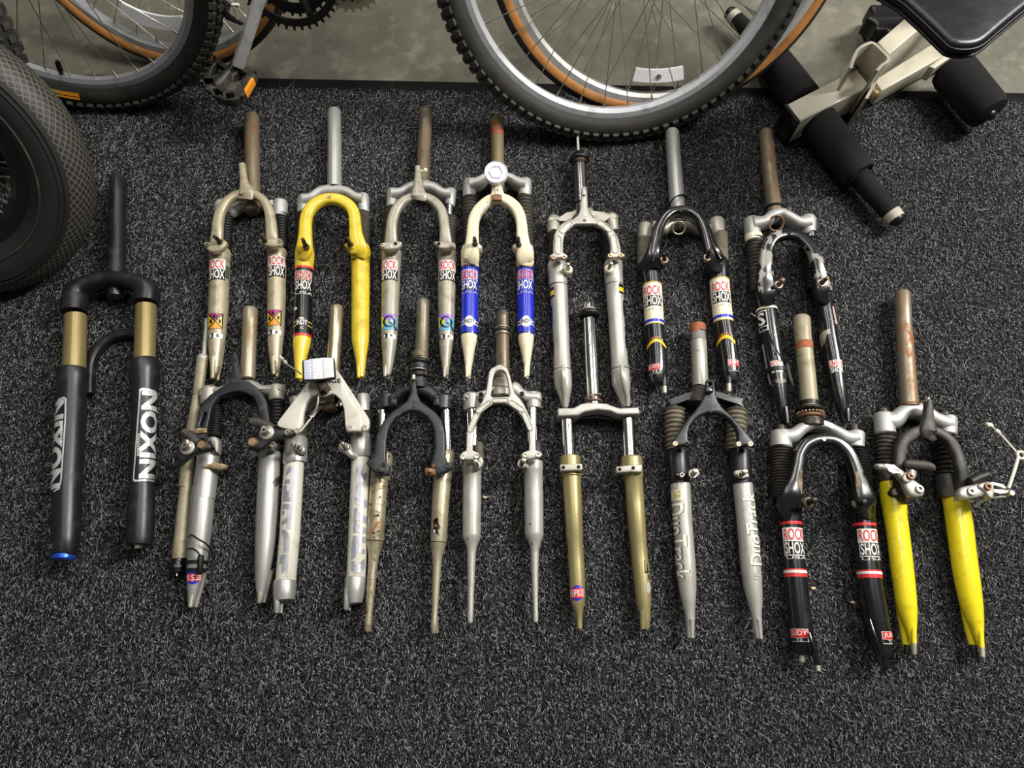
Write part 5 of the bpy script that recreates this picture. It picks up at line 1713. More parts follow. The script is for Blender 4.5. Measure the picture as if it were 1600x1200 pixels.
for y in (796, 808, 820):
    f.quad(a, 212, 294, y, y + 5, 'sticker_white', .0008)
f.quad(a, 226, 264, 786, 834, 'sticker_red', .001)
f.text(a, 'S', 236, 256, 790, 830, 'sticker_white', .0013)
for y in (700, 750):
    f.quad(a, 0, 0, y, y + 22, 'cable_black', .0018, fl=-110, fr=110, name='sensor_strap')
sn = f.tube('cycle_sensor', [(296, 668, 14), (295, 674, 20), (290, 780, 19), (289, 790, 14)], 'plastic_black', .05, seg=8)
f.cable('sensor_wire', [(214, 630, .04), (240, 628, .056), (270, 645, .058), (292, 672, .055)], .0014, 'cable_black')
f.cable('sensor_wire', [(218, 552, .04), (240, 545, .055), (280, 570, .058), (330, 600, .05), (360, 640, .03), (370, 660, .01)], .0014, 'cable_black')
f.cable('sensor_wire', [(318, 830, .01), (345, 900, .005), (375, 980, .005), (380, 1050, .005), (345, 1110, .005), (300, 1190, .005)], .001, 'cable_black')
f.poly(b, [(742, 215), (765, 180), (780, 165), (788, 200), (775, 225), (760, 238)], 'dark_chrome')
# brakes
f.crop(240, 460, K8)
f.plate('brake_arm', [(52, 928), (100, 880), (140, 850), (150, 815), (180, 800), (215, 822), (262, 793), (298, 795), (320, 828), (305, 850), (260, 858), (212, 872), (165, 905), (130, 938), (62, 946)], 'satin_black', .07, .086, .004, holes=[[(110, 892), (122, 888), (130, 896), (124, 908), (112, 908)]])
f.plate('brake_arm', [(510, 818), (520, 795), (548, 772), (580, 742), (615, 728), (660, 732), (745, 732), (764, 745), (764, 760), (745, 775), (675, 782), (640, 800), (600, 842), (565, 850), (528, 842)], 'satin_black', .07, .086, .004)
f.plate('return_spring_housing', [(612, 800), (660, 780), (676, 810), (670, 832), (615, 838)], 'plastic_black', .05, .07, .003, smooth=2)
for (x, y, r, z) in ((180, 830, 40, .086), (612, 748, 40, .086)):
    f.bolt(x, y, r, z, 'grey_steel', h=.0035, name='washer', hexs=False)
    f.bolt(x - 6, y - 10, 28, z + .0035, 'steel_bolt', h=.003, name='washer', hexs=False)
    f.bolt(x - 14, y - 12, 17, z + .0065, 'steel_bolt', h=.009)
for (x, y, r) in ((257, 815, 25), (535, 800, 26)):
    f.bolt(x, y, r, .086, 'brass_bolt', h=.006, hexs=False)
f.bolt(645, 815, 18, .074, 'steel_bolt', h=.006)
f.bolt(728, 748, 19, .086, 'steel_bolt', h=.003)
f.bolt(728, 746, 10, .089, 'steel_bolt', h=.006)
f.tube('brake_pad', [(148, 752, 8), (152, 748, 22), (185, 760, 28), (215, 785, 28), (232, 800, 22), (236, 804, 6)], 'pad_rubber', .082)
f.tube('brake_pad', [(512, 690, 8), (520, 690, 22), (560, 695, 27), (610, 708, 25), (640, 722, 18), (644, 724, 6)], 'pad_rubber', .082)
f.tube('pad_stud', [(180, 790, 14), (182, 812, 14)], 'steel_bolt', .09, seg=10)
f.tube('pad_stud', [(592, 715, 14), (600, 738, 14)], 'steel_bolt', .09, seg=10)
f.tube('cable_end', [(536, 862, 6), (556, 850, 6)], 'nylon_white', .07, seg=8)
f.ring(318, 845, 18, 4, 'brass_bolt', .05, name='return_spring', ax=(.8, -.5, .2))
f.quad(b, 0, 0, 60, 61, 'dull_alloy', fl=-5, fr=5) if False else None
f.plate('leg_guide', [(304, 782), (330, 770), (350, 790), (352, 820), (345, 860), (325, 830)], 'polished_alloy', .03, .05, .004, smooth=2)
f.plate('leg_sticker', [(334, 800), (345, 795), (352, 815), (348, 855), (340, 850)], 'nylon_white', .05, .0515, .0005, smooth=2)

# ---- 9: white legs, silver plate brace, rectangular reflector
K9 = 800 / 180
f = Fork('off white fork with pale triangular plate brace and rectangular reflector, second of lower row', (420, 470, K9), (390, 900), group=LOWROW)
f.setaxis(471, 30, 445, 440)
f.tube('steerer_tube', [(472, 22, 40), (471, 30, 47), (458, 290, 48), (457, 294, 47), (445, 450, 48), (436, 640, 50)], 'gold_chrome', .028)
f.plate('crown', [(248, 770), (262, 735), (300, 690), (360, 655), (400, 650), (470, 655), (510, 690), (528, 730), (530, 755), (470, 745), (400, 738), (330, 752), (285, 795), (255, 800)], 'chrome', .008, .044, .014, smooth=2, steps=5)
f.tube('steerer_base', [(430, 690, 52), (430, 735, 54), (430, 748, 46)], 'rusty_steel', .022)
f.tube('crown_clamp', [(655, 638, 38), (655, 648, 45), (656, 760, 45), (656, 766, 40)], 'brushed_alloy', .024)
f.tube('crown_clamp', [(182, 658, 38), (182, 666, 45), (200, 780, 46), (202, 790, 42)], 'brushed_alloy', .024)
f.boot([(662, 755, 58), (655, 935, 62)], 'rubber_dusty', rings=10, amp=.14)
f.boot([(212, 785, 60), (205, 960, 66)], 'rubber_grey_brown', rings=9, amp=.14)
br = f.plate('brace', [(340, 470), (468, 474), (500, 515), (690, 808), (700, 830), (700, 880), (688, 915), (550, 916), (540, 905), (533, 850), (527, 760), (508, 700), (470, 664), (425, 650), (370, 652), (310, 672), (268, 715), (248, 780), (240, 860), (222, 900), (205, 915), (90, 890), (64, 872), (66, 842), (100, 795), (280, 560), (330, 490)], 'white_paint', .053, .064, .002)
f.flattext('NGE', [(392, 540), (500, 540), (500, 571), (392, 571)], .0646, 'sticker_black', parent=br)
f.flattext('1', [(312, 556), (330, 552), (332, 572), (318, 574)], .0646, 'sticker_black', parent=br)
for (x, y, r) in ((565, 885, 24), (666, 883, 24), (196, 902, 21)):
    f.bolt(x, y, r, .064, 'dull_alloy', h=.0015)
# legs
f.tube('leg_collar', [(640, 905, 62), (640, 915, 71), (639, 1000, 71), (637, 1070, 68), (637, 1078, 64)], 'brushed_alloy', .026)
f.tube('leg_collar', [(192, 930, 66), (191, 940, 76), (187, 1040, 79), (186, 1048, 82), (181, 1105, 82), (181, 1115, 76)], 'brushed_alloy', .026)
f.plate('post_boss', [(480, 1010), (488, 988), (510, 978), (560, 990), (575, 1030), (610, 1080), (570, 1095), (520, 1055), (485, 1038)], 'brushed_alloy', .03, .05, .005, smooth=2)
f.plate('post_boss', [(160, 1010), (180, 995), (248, 1005), (250, 1050), (225, 1060), (180, 1045)], 'dull_alloy', .036, .052, .004, smooth=2)
f.post(212, 1028, 160, 1000, 15, .052, 'steel_bolt', fl=22, flmt='rusty_bolt', maxh=.022)
f.post(540, 1018, 508, 988, 15, .05, 'steel_bolt', fl=24, flmt='rusty_bolt', maxh=.022)
f.crop(420, 700, K9)
a = f.tube('lower_leg', [(178, 70, 66), (176, 90, 68), (160, 350, 70), (146, 600, 70), (118, 912, 70), (117, 918, 66)], 'white_paint', .026)
b = f.tube('lower_leg', [(638, 50, 58), (637, 64, 62), (628, 350, 65), (620, 600, 67), (606, 888, 66), (605, 896, 62)], 'white_paint', .026)
f.tube('leg_end', [(112, 908, 72), (112, 916, 76), (108, 1010, 76), (106, 1048, 70), (106, 1054, 60)], 'brushed_alloy', .026, parent=a.o)
f.tube('leg_end', [(602, 888, 68), (602, 896, 72), (594, 1000, 70), (590, 1070, 58), (590, 1080, 48)], 'brushed_alloy', .026, parent=b.o)
f.prongs([[(60, 980, 26, .034), (56, 1050, 22, .034), (56, 1135, 20, .034), (57, 1148, 12, .034)], [(95, 1030, 20, .02), (86, 1100, 14, .02), (84, 1146, 12, .02)]], 'brushed_alloy', parent=a.o)
f.prongs([[(548, 970, 24, .034), (540, 1040, 20, .034), (537, 1115, 18, .034), (538, 1126, 10, .034)], [(575, 1020, 18, .02), (562, 1080, 12, .02), (560, 1126, 10, .02)]], 'brushed_alloy', parent=b.o)
# foil letters as seen (shapes traced as flat stickers)
f.crop(430, 710, 6)
for p in ([(105, 165), (125, 118), (150, 108), (175, 125), (183, 170), (175, 300), (160, 400), (165, 440), (140, 440), (145, 300), (150, 160), (100, 200)], [(92, 232), (138, 234), (134, 272), (88, 268)], [(82, 285), (108, 285), (108, 340), (130, 345), (125, 400), (140, 405), (138, 440), (68, 432), (74, 345)],
          [(64, 460), (160, 468), (155, 520), (150, 600), (115, 590), (120, 512), (60, 500)], [(58, 520), (90, 524), (88, 560), (56, 556)], [(60, 660), (62, 635), (90, 600), (110, 595), (148, 602), (140, 698), (108, 694), (110, 640)],
          [(62, 706), (95, 706), (125, 740), (135, 790), (122, 925), (76, 918), (80, 860), (84, 780)], [(45, 1030), (50, 960), (72, 932), (105, 932), (125, 960), (112, 1115), (62, 1105), (66, 1010)]):
    f.poly(a, p, 'silver_foil', name='lettering')
f.crop(540, 710, 6)
for p in ([(105, 108), (155, 112), (155, 180), (195, 165), (198, 200), (150, 265), (135, 278), (100, 270)], [(100, 290), (150, 295), (148, 395), (200, 440), (198, 490), (150, 496), (110, 470), (90, 420)], [(85, 500), (112, 500), (115, 540), (200, 590), (200, 650), (100, 615), (80, 590)],
          [(80, 605), (105, 610), (108, 650), (190, 690), (188, 740), (120, 735), (75, 730)], [(72, 765), (185, 770), (180, 830), (140, 820), (140, 880), (180, 890), (178, 930), (95, 920), (100, 850), (65, 815)],
          [(65, 820), (95, 830), (95, 960), (55, 990)], [(55, 1000), (85, 1000), (88, 1050), (175, 970), (182, 1040), (150, 1105), (90, 1110), (58, 1080)]):
    f.poly(b, p, 'silver_foil', name='lettering')
# reflector
f.crop(420, 470, K9)
q = catmull([(238, 408), (300, 396), (380, 388), (436, 388), (452, 398), (456, 460), (458, 520), (450, 535), (390, 545), (310, 552), (248, 550), (234, 535), (230, 470), (228, 425)], 3, True)
pw_ = [f.w(x, y, .098) for x, y in q]
rfl = obj('reflector', *g_prism([(p.x, p.y) for p in pw_], .086, .098, .003), 'dark_bolt', f.root)
for (pts, m_) in (([(240, 414), (296, 404), (300, 545), (246, 545)], 'reflector_blue'), ([(298, 403), (372, 395), (378, 540), (302, 545)], 'reflector_clear'), ([(374, 395), (446, 394), (452, 528), (380, 540)], 'reflector_clear')):
    o = obj('reflector_lens', *g_prism([(p.x, p.y) for p in [f.w(x, y, .1) for x, y in pts]], .096, .1005, .001), m_, rfl)
f.plate('reflector_bracket', [(330, 545), (395, 545), (405, 590), (392, 625), (352, 640), (335, 600)], 'dark_bolt', .066, .088, .003)
f.plate('bracket_foot', [(345, 640), (430, 590), (436, 650), (400, 668), (350, 668)], 'dull_alloy', .064, .069, .002)
f.bolt(410, 605, 17, .07, 'rusty_bolt', h=.004)
f.cable('cable_tie', [(95, 405, .05), (112, 430, .06), (150, 458, .07), (200, 490, .08), (222, 510, .085)], .0014, 'grey_steel')
f.tube('cable_tie_head', [(72, 385, 12), (90, 400, 10), (100, 412, 8), (104, 418, 14), (114, 430, 14), (118, 436, 8)], 'nylon_white', .045, seg=10)
f.cable('cable_tie', [(345, 660, .07), (338, 720, .066), (310, 790, .05), (265, 850, .05), (225, 900, .07), (185, 935, .06)], .0015, 'nylon_white')

# ---- 10: rusted chrome legs, black brace
KA = 669 / 170
f = Fork('rust spotted fork with worn black horseshoe brace, third of the lower row', (560, 460, KA), (340, 900), group=LOWROW)
f.setaxis(399, 30, 385, 410)
f.tube('steerer_tube', [(400, 20, 34), (399, 28, 39), (397, 60, 39), (392, 250, 40), (385, 420, 42), (376, 560, 44)], 'grey_brown_steel', .03)
f.tube('race_collar', [(383, 340, 46), (383, 346, 48), (381, 372, 48), (381, 378, 44)], 'grey_brown_steel', .03)
f.ring(374, 420, 70, 16, 'cable_black', .03, name='seal_ring')
f.tube('headset_stack', [(378, 395, 46), (376, 410, 58), (374, 440, 56), (372, 452, 48), (371, 480, 52), (369, 520, 56), (367, 560, 62)], 'worn_black', .03)
f.ring(372, 470, 56, 7, 'steel_bolt', .034, name='clip_ring')
f.ring(370, 506, 58, 6, 'dark_bolt', .034, name='clip_ring')
f.plate('crown', [(120, 640), (150, 605), (232, 600), (275, 570), (330, 550), (420, 548), (470, 575), (500, 612), (560, 605), (584, 640), (580, 690), (475, 690), (440, 660), (400, 640), (340, 625), (285, 640), (240, 690), (120, 690)], 'worn_black', .01, .044, .008,
        extra=[f.gtube([(176, 600, 50), (176, 608, 60), (174, 684, 58), (174, 692, 52)], .026), f.gtube([(522, 606, 54), (522, 616, 64), (518, 690, 62), (518, 698, 56)], .026)], smooth=2)
for (x, y) in ((165, 592), (538, 590)):
    f.tube('crown_cap', [(x, y - 6, 28), (x, y, 34), (x, y + 16, 34)], 'dark_bolt', .026)
f.plate('clamp_block', [(190, 610), (236, 610), (236, 690), (190, 692)], 'worn_black', .03, .052, .004)
f.plate('clamp_block', [(458, 616), (500, 612), (500, 690), (460, 684)], 'worn_black', .03, .052, .004)
for (x, y) in ((219, 628), (217, 668), (476, 628), (474, 668)):
    f.bolt(x, y, 11, .052, 'dark_bolt')
f.tube('stanchion', [(150, 685, 30), (143, 1000, 29)], 'chrome', .026)
f.tube('stanchion', [(535, 690, 34), (547, 1000, 30)], 'chrome', .026)
a = f.tube('lower_leg', [(150, 962, 48), (150, 975, 62), (148, 1000, 64), (145, 1060, 60), (138, 1120, 58), (130, 1130, 54)], 'rusted_chrome', .026)
b = f.tube('lower_leg', [(540, 950, 40), (543, 966, 50), (540, 1000, 52), (530, 1060, 54), (520, 1110, 56), (518, 1130, 56)], 'champagne_chrome', .026)
f.plate('brace', [(330, 502), (352, 500), (358, 560), (366, 620), (385, 660), (430, 692), (480, 730), (515, 780), (532, 850), (536, 930), (534, 1000), (548, 1030), (578, 1045), (576, 1075), (545, 1098), (505, 1118), (460, 1112), (445, 1080), (440, 1055), (458, 1010), (470, 940), (466, 850), (450, 800), (420, 762), (375, 735), (335, 727), (290, 738), (240, 770), (205, 805), (185, 850), (174, 910), (172, 1000), (172, 1030), (195, 1060), (192, 1118), (150, 1122), (110, 1108), (72, 1072), (52, 1045), (58, 1020), (85, 1008), (98, 985), (104, 900), (120, 850), (155, 780), (205, 725), (255, 690), (300, 655), (322, 610)], 'worn_black', .052, .066, .003)
f.bolt(340, 690, 9, .066, 'dark_bolt', h=.0008)
f.bolt(340, 664, 6, .066, 'dark_bolt', h=.0008)
f.bolt(152, 1046, 14, .066, 'dark_bolt')
f.bolt(545, 1048, 18, .066, 'worn_black')
f.bolt(462, 1052, 12, .066, 'rusty_bolt')
f.post(142, 1090, 139, 1078, 17, .062, 'dark_bolt', fl=26)
f.post(440, 1094, 440, 1080, 15, .066, 'rusty_bolt', fl=24)
f.plate('post_bracket', [(406, 1080), (416, 1066), (470, 1070), (478, 1112), (412, 1118)], 'rusty_bolt', .056, .067, .002)
f.tube('post_socket', [(340, 492, 12), (338, 520, 12)], 'dull_alloy', .07, seg=10)
f.crop(560, 690, KA)
a = f.tube('lower_leg', [(134, 170, 55), (131, 200, 55), (115, 400, 55), (103, 600, 54), (102, 606, 53), (98, 650, 44), (95, 690, 35), (91, 730, 30), (84, 820, 28), (75, 930, 26), (64, 1060, 22), (60, 1120, 22), (56, 1160, 19), (55, 1170, 12)], 'rusted_chrome', .026)
b = f.tube('lower_leg', [(520, 150, 56), (517, 200, 56), (503, 400, 53), (492, 612, 51), (491, 618, 50), (487, 660, 42), (485, 700, 33), (484, 740, 28), (479, 850, 25), (473, 980, 21), (468, 1080, 19), (466, 1120, 22), (463, 1172, 17), (462, 1182, 10)], 'champagne_chrome', .026)
f.quad(a, 0, 0, 604, 608, 'dark_bolt', .0004, fl=-100, fr=100, name='seam')
f.quad(b, 0, 0, 612, 616, 'dark_bolt', .0004, fl=-100, fr=100, name='seam')
f.prongs([[(74, 1080, 10, .018), (72, 1165, 9, .016)]], 'champagne_chrome', parent=a.o)
f.prongs([[(482, 1080, 9, .018), (484, 1178, 8, .016)]], 'champagne_chrome', parent=b.o)
f.poly(b, [(462, 480), (490, 465), (492, 500), (505, 530), (488, 545), (498, 580), (470, 560), (458, 545), (465, 520)], 'sticker_black', name='torn_sticker')
f.poly(b, [(470, 512), (483, 508), (485, 522), (474, 527)], 'rust_band', .001, name='torn_sticker')
f.poly(b, [(462, 545), (475, 540), (472, 565)], 'sticker_white', .001, name='torn_sticker')
f.poly(a, [(70, 560), (110, 500), (125, 485), (128, 495), (112, 520), (82, 570)], 'rust_band', name='rust_streak')
f.poly(a, [(95 + 7 * math.cos(k), 562 + 8 * math.sin(k)) for k in (0, 1, 2, 3, 4, 5)], 'hole_dark', name='drain_hole')

# ---- 11: polished fork with machined brace
KB = 711 / 160
f = Fork('bright silver fork with loop topped machined brace and slim tapered legs, lower row', (705, 470, KB), (350, 900), group=LOWROW)
f.setaxis(355, 60, 357, 460)
f.tube('steerer_cap', [(355, 46, 40), (355, 52, 46), (355, 64, 46)], 'cable_black', .03)
f.tube('steerer_tube', [(355, 60, 45), (354, 150, 45), (355, 152, 44), (357, 460, 48), (358, 545, 48)], 'brown_steel', .03)
f.ring(355, 192, 54, 8, 'steel_bolt', .03, name='spacer_ring')
f.ring(356, 212, 50, 7, 'dark_bolt', .03, name='spacer_ring')
f.ring(356, 234, 56, 9, 'steel_bolt', .03, name='spacer_ring')
f.tube('headset_stack', [(356, 530, 50), (354, 540, 62), (352, 585, 70), (351, 590, 62), (350, 600, 72), (349, 640, 74), (349, 655, 60)], 'dull_alloy', .03)
f.plate('crown', [(82, 665), (100, 640), (150, 634), (235, 616), (300, 590), (400, 580), (440, 560), (470, 575), (500, 610), (540, 628), (600, 626), (625, 650), (622, 722), (550, 732), (480, 715), (420, 670), (350, 655), (280, 670), (215, 715), (150, 732), (95, 736), (84, 715)], 'silver_paint', .008, .046, .008,
        extra=[f.gtube([(146, 630, 54), (146, 640, 63), (141, 735, 58), (141, 743, 52)], .027), f.gtube([(576, 626, 46), (576, 636, 54), (571, 728, 52), (571, 736, 46)], .027)], smooth=2)
for (x, y) in ((207, 652), (204, 692), (491, 645), (490, 690)):
    f.hole(x, y, 13, .0465)
f.tube('stanchion', [(143, 730, 43), (152, 1000, 39)], 'chrome', .027)
f.tube('stanchion', [(560, 728, 44), (565, 990, 40)], 'chrome', .027)
f.tube('dust_cap', [(186, 975, 30), (186, 985, 36), (190, 1060, 38), (190, 1100, 34)], 'rubber_grey_brown', .027)
f.tube('dust_cap', [(578, 965, 48), (580, 975, 56), (584, 1060, 54)], 'rubber_black', .027)
f.plate('brace', [(310, 455), (325, 444), (345, 444), (372, 456), (394, 478), (410, 530), (426, 600), (442, 645), (478, 682), (505, 722), (530, 775), (555, 830), (578, 890), (584, 960), (587, 1040), (622, 1050), (634, 1075), (612, 1098), (575, 1104), (520, 1112), (490, 1105), (484, 1075), (500, 1052), (540, 1040), (540, 980), (538, 920), (518, 862), (490, 815), (450, 768), (405, 735), (360, 720), (315, 720), (270, 732), (225, 765), (195, 805), (172, 855), (156, 915), (152, 980), (150, 1042), (190, 1056), (202, 1080), (190, 1104), (150, 1114), (90, 1115), (62, 1095), (60, 1075), (80, 1050), (104, 1042), (106, 980), (106, 920), (122, 870), (150, 810), (180, 755), (215, 700), (238, 650), (250, 580), (262, 500), (280, 470)], 'silver_paint', .056, .068, .002,
        holes=[[(300, 500), (315, 485), (335, 480), (358, 484), (376, 500), (390, 545), (406, 640), (400, 664), (288, 668), (274, 655), (282, 600), (288, 545)]])
for A, B, hw in (((192, 762), (262, 712), 17), ((300, 692), (384, 690), 14), ((418, 708), (488, 755), 17), ((132, 895), (174, 798), 16), ((508, 785), (550, 885), 16)):
    f.pill(A, B, hw, .068, 'dull_alloy')
for (x, y) in ((82, 1083), (176, 1076), (515, 1070), (606, 1068)):
    f.bolt(x, y, 20, .068, 'steel_bolt')
f.tube('hanger_slot', [(330, 440, 4), (332, 470, 4)], 'hole_dark', .066, seg=8)
f.post(180, 1145, 165, 1112, 18, .05, 'steel_bolt', fl=30, flmt='dull_alloy')
f.post(488, 1135, 505, 1105, 18, .05, 'steel_bolt', fl=30, flmt='dull_alloy')
f.crop(705, 700, 674 / 160)
f.plate('post_boss', [(140, 80), (190, 50), (212, 75), (208, 115), (175, 145), (140, 110)], 'dull_alloy', .036, .05, .004, smooth=2)
f.plate('post_boss', [(438, 90), (450, 68), (490, 70), (515, 110), (500, 140), (460, 120), (440, 115)], 'dull_alloy', .036, .05, .004, smooth=2)
a = f.tube('lower_leg', [(140, 80, 58), (138, 95, 62), (138, 140, 62), (138, 146, 60), (136, 300, 61), (134, 560, 61), (134, 578, 60), (135, 610, 48), (135, 650, 34), (134, 690, 29), (132, 820, 25), (129, 960, 21), (128, 1060, 20), (126, 1085, 21), (125, 1145, 17), (125, 1154, 10)], 'silver_paint', .027)
b = f.tube('lower_leg', [(538, 75, 60), (540, 90, 64), (540, 140, 64), (540, 146, 62), (543, 300, 62), (545, 552, 63), (546, 572, 61), (549, 605, 46), (550, 645, 31), (550, 690, 27), (551, 820, 23), (553, 960, 19), (555, 1060, 17), (556, 1085, 18), (556, 1142, 16), (556, 1150, 10)], 'silver_paint', .027)
for (lg, x, y) in ((a, 110, 595), (b, 534, 630), (b, 520, 500)):
    f.poly(lg, [(x - 3, y - 6), (x + 3, y - 7), (x + 4, y + 6), (x - 2, y + 8)], 'hole_dark', name='paint_chip')

# ---- 12: gold anodised legs, no brace
f = Fork('pale gold legged fork with chrome steerer and no brace, fifth of the lower row', (855, 460, K9), (350, 900), group=LOWROW)
f.setaxis(290, 150, 320, 740)
f.tube('steerer_tube', [(289, 42, 36), (289, 48, 42), (290, 100, 42), (290, 145, 42), (290, 160, 44), (305, 450, 47), (320, 745, 49), (322, 770, 49)], 'chrome', .028)
f.ring(291, 140, 78, 20, 'cable_black', .03, name='seal_ring')
f.ring(290, 108, 50, 9, 'dull_alloy', .028, name='lock_ring')
f.ring(317, 714, 64, 6, 'brass_rust_steel', .032, ang=.25, name='bearing_clip')
f.ring(320, 746, 66, 8, 'rusty_bolt', .028, name='bearing_race')
f.plate('crown', [(68, 815), (82, 798), (110, 794), (180, 795), (230, 768), (270, 758), (330, 757), (410, 764), (450, 780), (500, 796), (605, 790), (626, 800), (630, 862), (615, 872), (510, 874), (470, 872), (420, 850), (340, 842), (250, 855), (205, 880), (80, 886), (70, 870)], 'silver_paint', .008, .052, .0025)
f.plate('crown_underside', [(205, 885), (260, 850), (340, 842), (430, 850), (490, 890), (440, 890), (340, 868), (250, 880)], 'dark_bolt', .008, .02, .004)
f.tube('stanchion', [(138, 860, 47), (150, 1130, 46)], 'chrome', .026)
f.tube('stanchion', [(558, 855, 48), (572, 1130, 48)], 'chrome', .026)
f.tube('leg_collar', [(156, 1108, 66), (156, 1116, 74), (160, 1185, 73), (161, 1210, 73)], 'pale_gold_anodised', .026)
f.tube('leg_collar', [(583, 1112, 68), (583, 1120, 76), (586, 1185, 75), (588, 1210, 74)], 'pale_gold_anodised', .026)
f.crop(855, 720, K9)
a = f.tube('lower_leg', [(165, 20, 72), (166, 72, 74), (168, 92, 74), (168, 100, 66), (178, 300, 64), (190, 532, 59), (190, 540, 57), (200, 700, 57), (207, 820, 56), (212, 930, 54), (214, 985, 48), (218, 1030, 34), (222, 1062, 24), (224, 1120, 20), (225, 1162, 19), (225, 1172, 12)], 'pale_gold_anodised', .026)
b = f.tube('lower_leg', [(590, 20, 72), (594, 80, 72), (596, 94, 70), (597, 102, 65), (612, 300, 63), (629, 538, 60), (630, 546, 58), (645, 700, 59), (656, 800, 60), (664, 900, 57), (668, 960, 54), (673, 1020, 46), (680, 1080, 36), (684, 1150, 28), (685, 1170, 18)], 'pale_gold_anodised', .026)
f.prongs([[(662, 1040, 22, .034), (662, 1165, 16, .03), (662, 1172, 9, .03)], [(702, 1060, 18, .02), (698, 1160, 14, .02), (697, 1168, 9, .02)]], 'pale_gold_anodised', parent=b.o)
f.plate('brake_clamp', [(88, 24), (243, 19), (245, 68), (90, 74)], 'dull_alloy', .03, .052, .002)
f.plate('brake_clamp', [(478, 40), (570, 28), (660, 24), (656, 82), (575, 80), (480, 88)], 'dull_alloy', .03, .052, .002)
for (x, y) in ((112, 46), (218, 43), (503, 60), (597, 50)):
    f.hole(x, y, 10, .052)
q = [(208 + 46 * math.cos(2 * math.pi * k / 24), 918 + 54 * math.sin(2 * math.pi * k / 24)) for k in range(24)]
f.poly(a, q, 'sticker_blue', .0004)
f.quad(a, 164, 252, 886, 952, 'sticker_red', .0006)
for y in (894, 908, 922, 936):
    f.quad(a, 165, 251, y, y + 6, 'sticker_white', .0008)
f.quad(a, 186, 230, 884, 954, 'sticker_red', .001)
f.text(a, 'FS', 190, 226, 896, 942, 'sticker_white', .0013)
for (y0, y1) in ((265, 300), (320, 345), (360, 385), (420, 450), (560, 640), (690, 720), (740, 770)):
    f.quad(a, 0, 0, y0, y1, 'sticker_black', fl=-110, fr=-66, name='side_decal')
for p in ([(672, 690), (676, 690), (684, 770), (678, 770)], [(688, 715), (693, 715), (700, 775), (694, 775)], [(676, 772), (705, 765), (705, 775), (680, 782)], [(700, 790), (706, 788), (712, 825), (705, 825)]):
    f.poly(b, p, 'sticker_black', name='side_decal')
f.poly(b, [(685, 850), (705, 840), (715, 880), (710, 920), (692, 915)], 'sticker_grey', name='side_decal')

# ---- 13: pale silver legs, black arrow brace, grey boots
f = Fork('satin silver fork with black arrow shaped brace and grey bellows, sixth of the lower row', (1020, 490, K9), (400, 900), group=LOWROW)
f.setaxis(315, 110, 330, 490)
f.tube('thread_cap', [(311, 54, 50), (311, 60, 54), (312, 106, 54), (313, 112, 50)], 'rust_band', .03)
pts = []
for k in range(7):
    pts += [(313 + k * .6, 112 + k * 8, 50), (313.3 + k * .6, 116 + k * 8, 52)]
f.tube('threaded_sleeve', pts, 'brushed_alloy', .03)
f.tube('steerer_tube', [(317, 166, 50), (317, 170, 55), (323, 330, 55), (330, 486, 56), (330, 492, 52)], 'grey_steel', .03)
f.tube('crown_base', [(329, 488, 56), (326, 500, 60), (322, 560, 84), (320, 600, 90)], 'grimy_black', .026)
f.plate('crown', [(95, 625), (120, 608), (160, 598), (250, 568), (340, 540), (440, 555), (510, 578), (580, 600), (612, 618), (622, 650), (560, 650), (440, 612), (340, 596), (240, 612), (160, 640), (100, 655)], 'satin_black', .008, .044, .008,
        extra=[f.gtube([(135, 605, 36), (135, 612, 42), (138, 650, 44)], .026), f.gtube([(580, 606, 36), (580, 614, 40), (584, 650, 44)], .026)], smooth=2)
f.boot([(150, 642, 76), (160, 930, 74)], 'rubber_khaki', rings=9, amp=.17)
f.boot([(584, 645, 72), (578, 930, 74)], 'rubber_khaki', rings=9, amp=.17)
f.plate('brace', [(366, 470), (384, 452), (415, 452), (426, 470), (428, 520), (434, 570), (452, 612), (480, 650), (550, 715), (605, 775), (650, 830), (700, 888), (706, 910), (692, 932), (592, 932), (574, 914), (574, 900), (586, 880), (580, 840), (562, 800), (525, 755), (480, 722), (430, 704), (370, 704), (320, 722), (280, 752), (252, 795), (242, 840), (244, 880), (262, 895), (264, 915), (250, 932), (150, 932), (132, 910), (134, 888), (160, 855), (200, 790), (240, 735), (290, 675), (325, 628), (348, 585), (362, 530)], 'worn_black', .052, .066, .004)
f.plate('cable_stop', [(360, 545), (368, 470), (386, 452), (414, 452), (424, 470), (420, 545), (395, 555)], 'gloss_black', .066, .074, .003, holes=[[(388, 480), (408, 480), (408, 498), (388, 498)]])
for (x, y) in ((157, 901), (598, 904), (680, 904)):
    f.bolt(x, y, 18, .066, 'sticker_cream')
f.hole(237, 905, 12, .066)
f.bolt(400, 676, 12, .066, 'dark_bolt', h=.001)
f.tube('leg_collar', [(168, 930, 66), (170, 945, 73), (180, 1080, 72), (186, 1172, 68)], 'satin_black', .026)
f.tube('leg_collar', [(600, 930, 66), (602, 945, 73), (610, 1080, 74), (616, 1172, 70)], 'satin_black', .026)
f.plate('post_boss', [(250, 1090), (285, 1075), (320, 1090), (322, 1125), (270, 1140), (250, 1120)], 'dull_alloy', .036, .046, .003, smooth=2)
f.plate('post_boss', [(565, 1095), (600, 1085), (660, 1105), (668, 1140), (610, 1142), (570, 1125)], 'dull_alloy', .04, .05, .003, smooth=2)
f.plate('post_boss', [(150, 1120), (180, 1100), (225, 1100), (225, 1140), (190, 1150)], 'gloss_black', .04, .05, .003, smooth=2)
f.post(275, 1118, 300, 1090, 19, .046, 'steel_bolt', fl=26, flmt='dull_alloy', maxh=.022)
f.post(612, 1118, 645, 1094, 19, .05, 'steel_bolt', fl=26, flmt='dull_alloy', maxh=.022)
f.bolt(203, 1118, 18, .05, 'steel_bolt', h=.006)
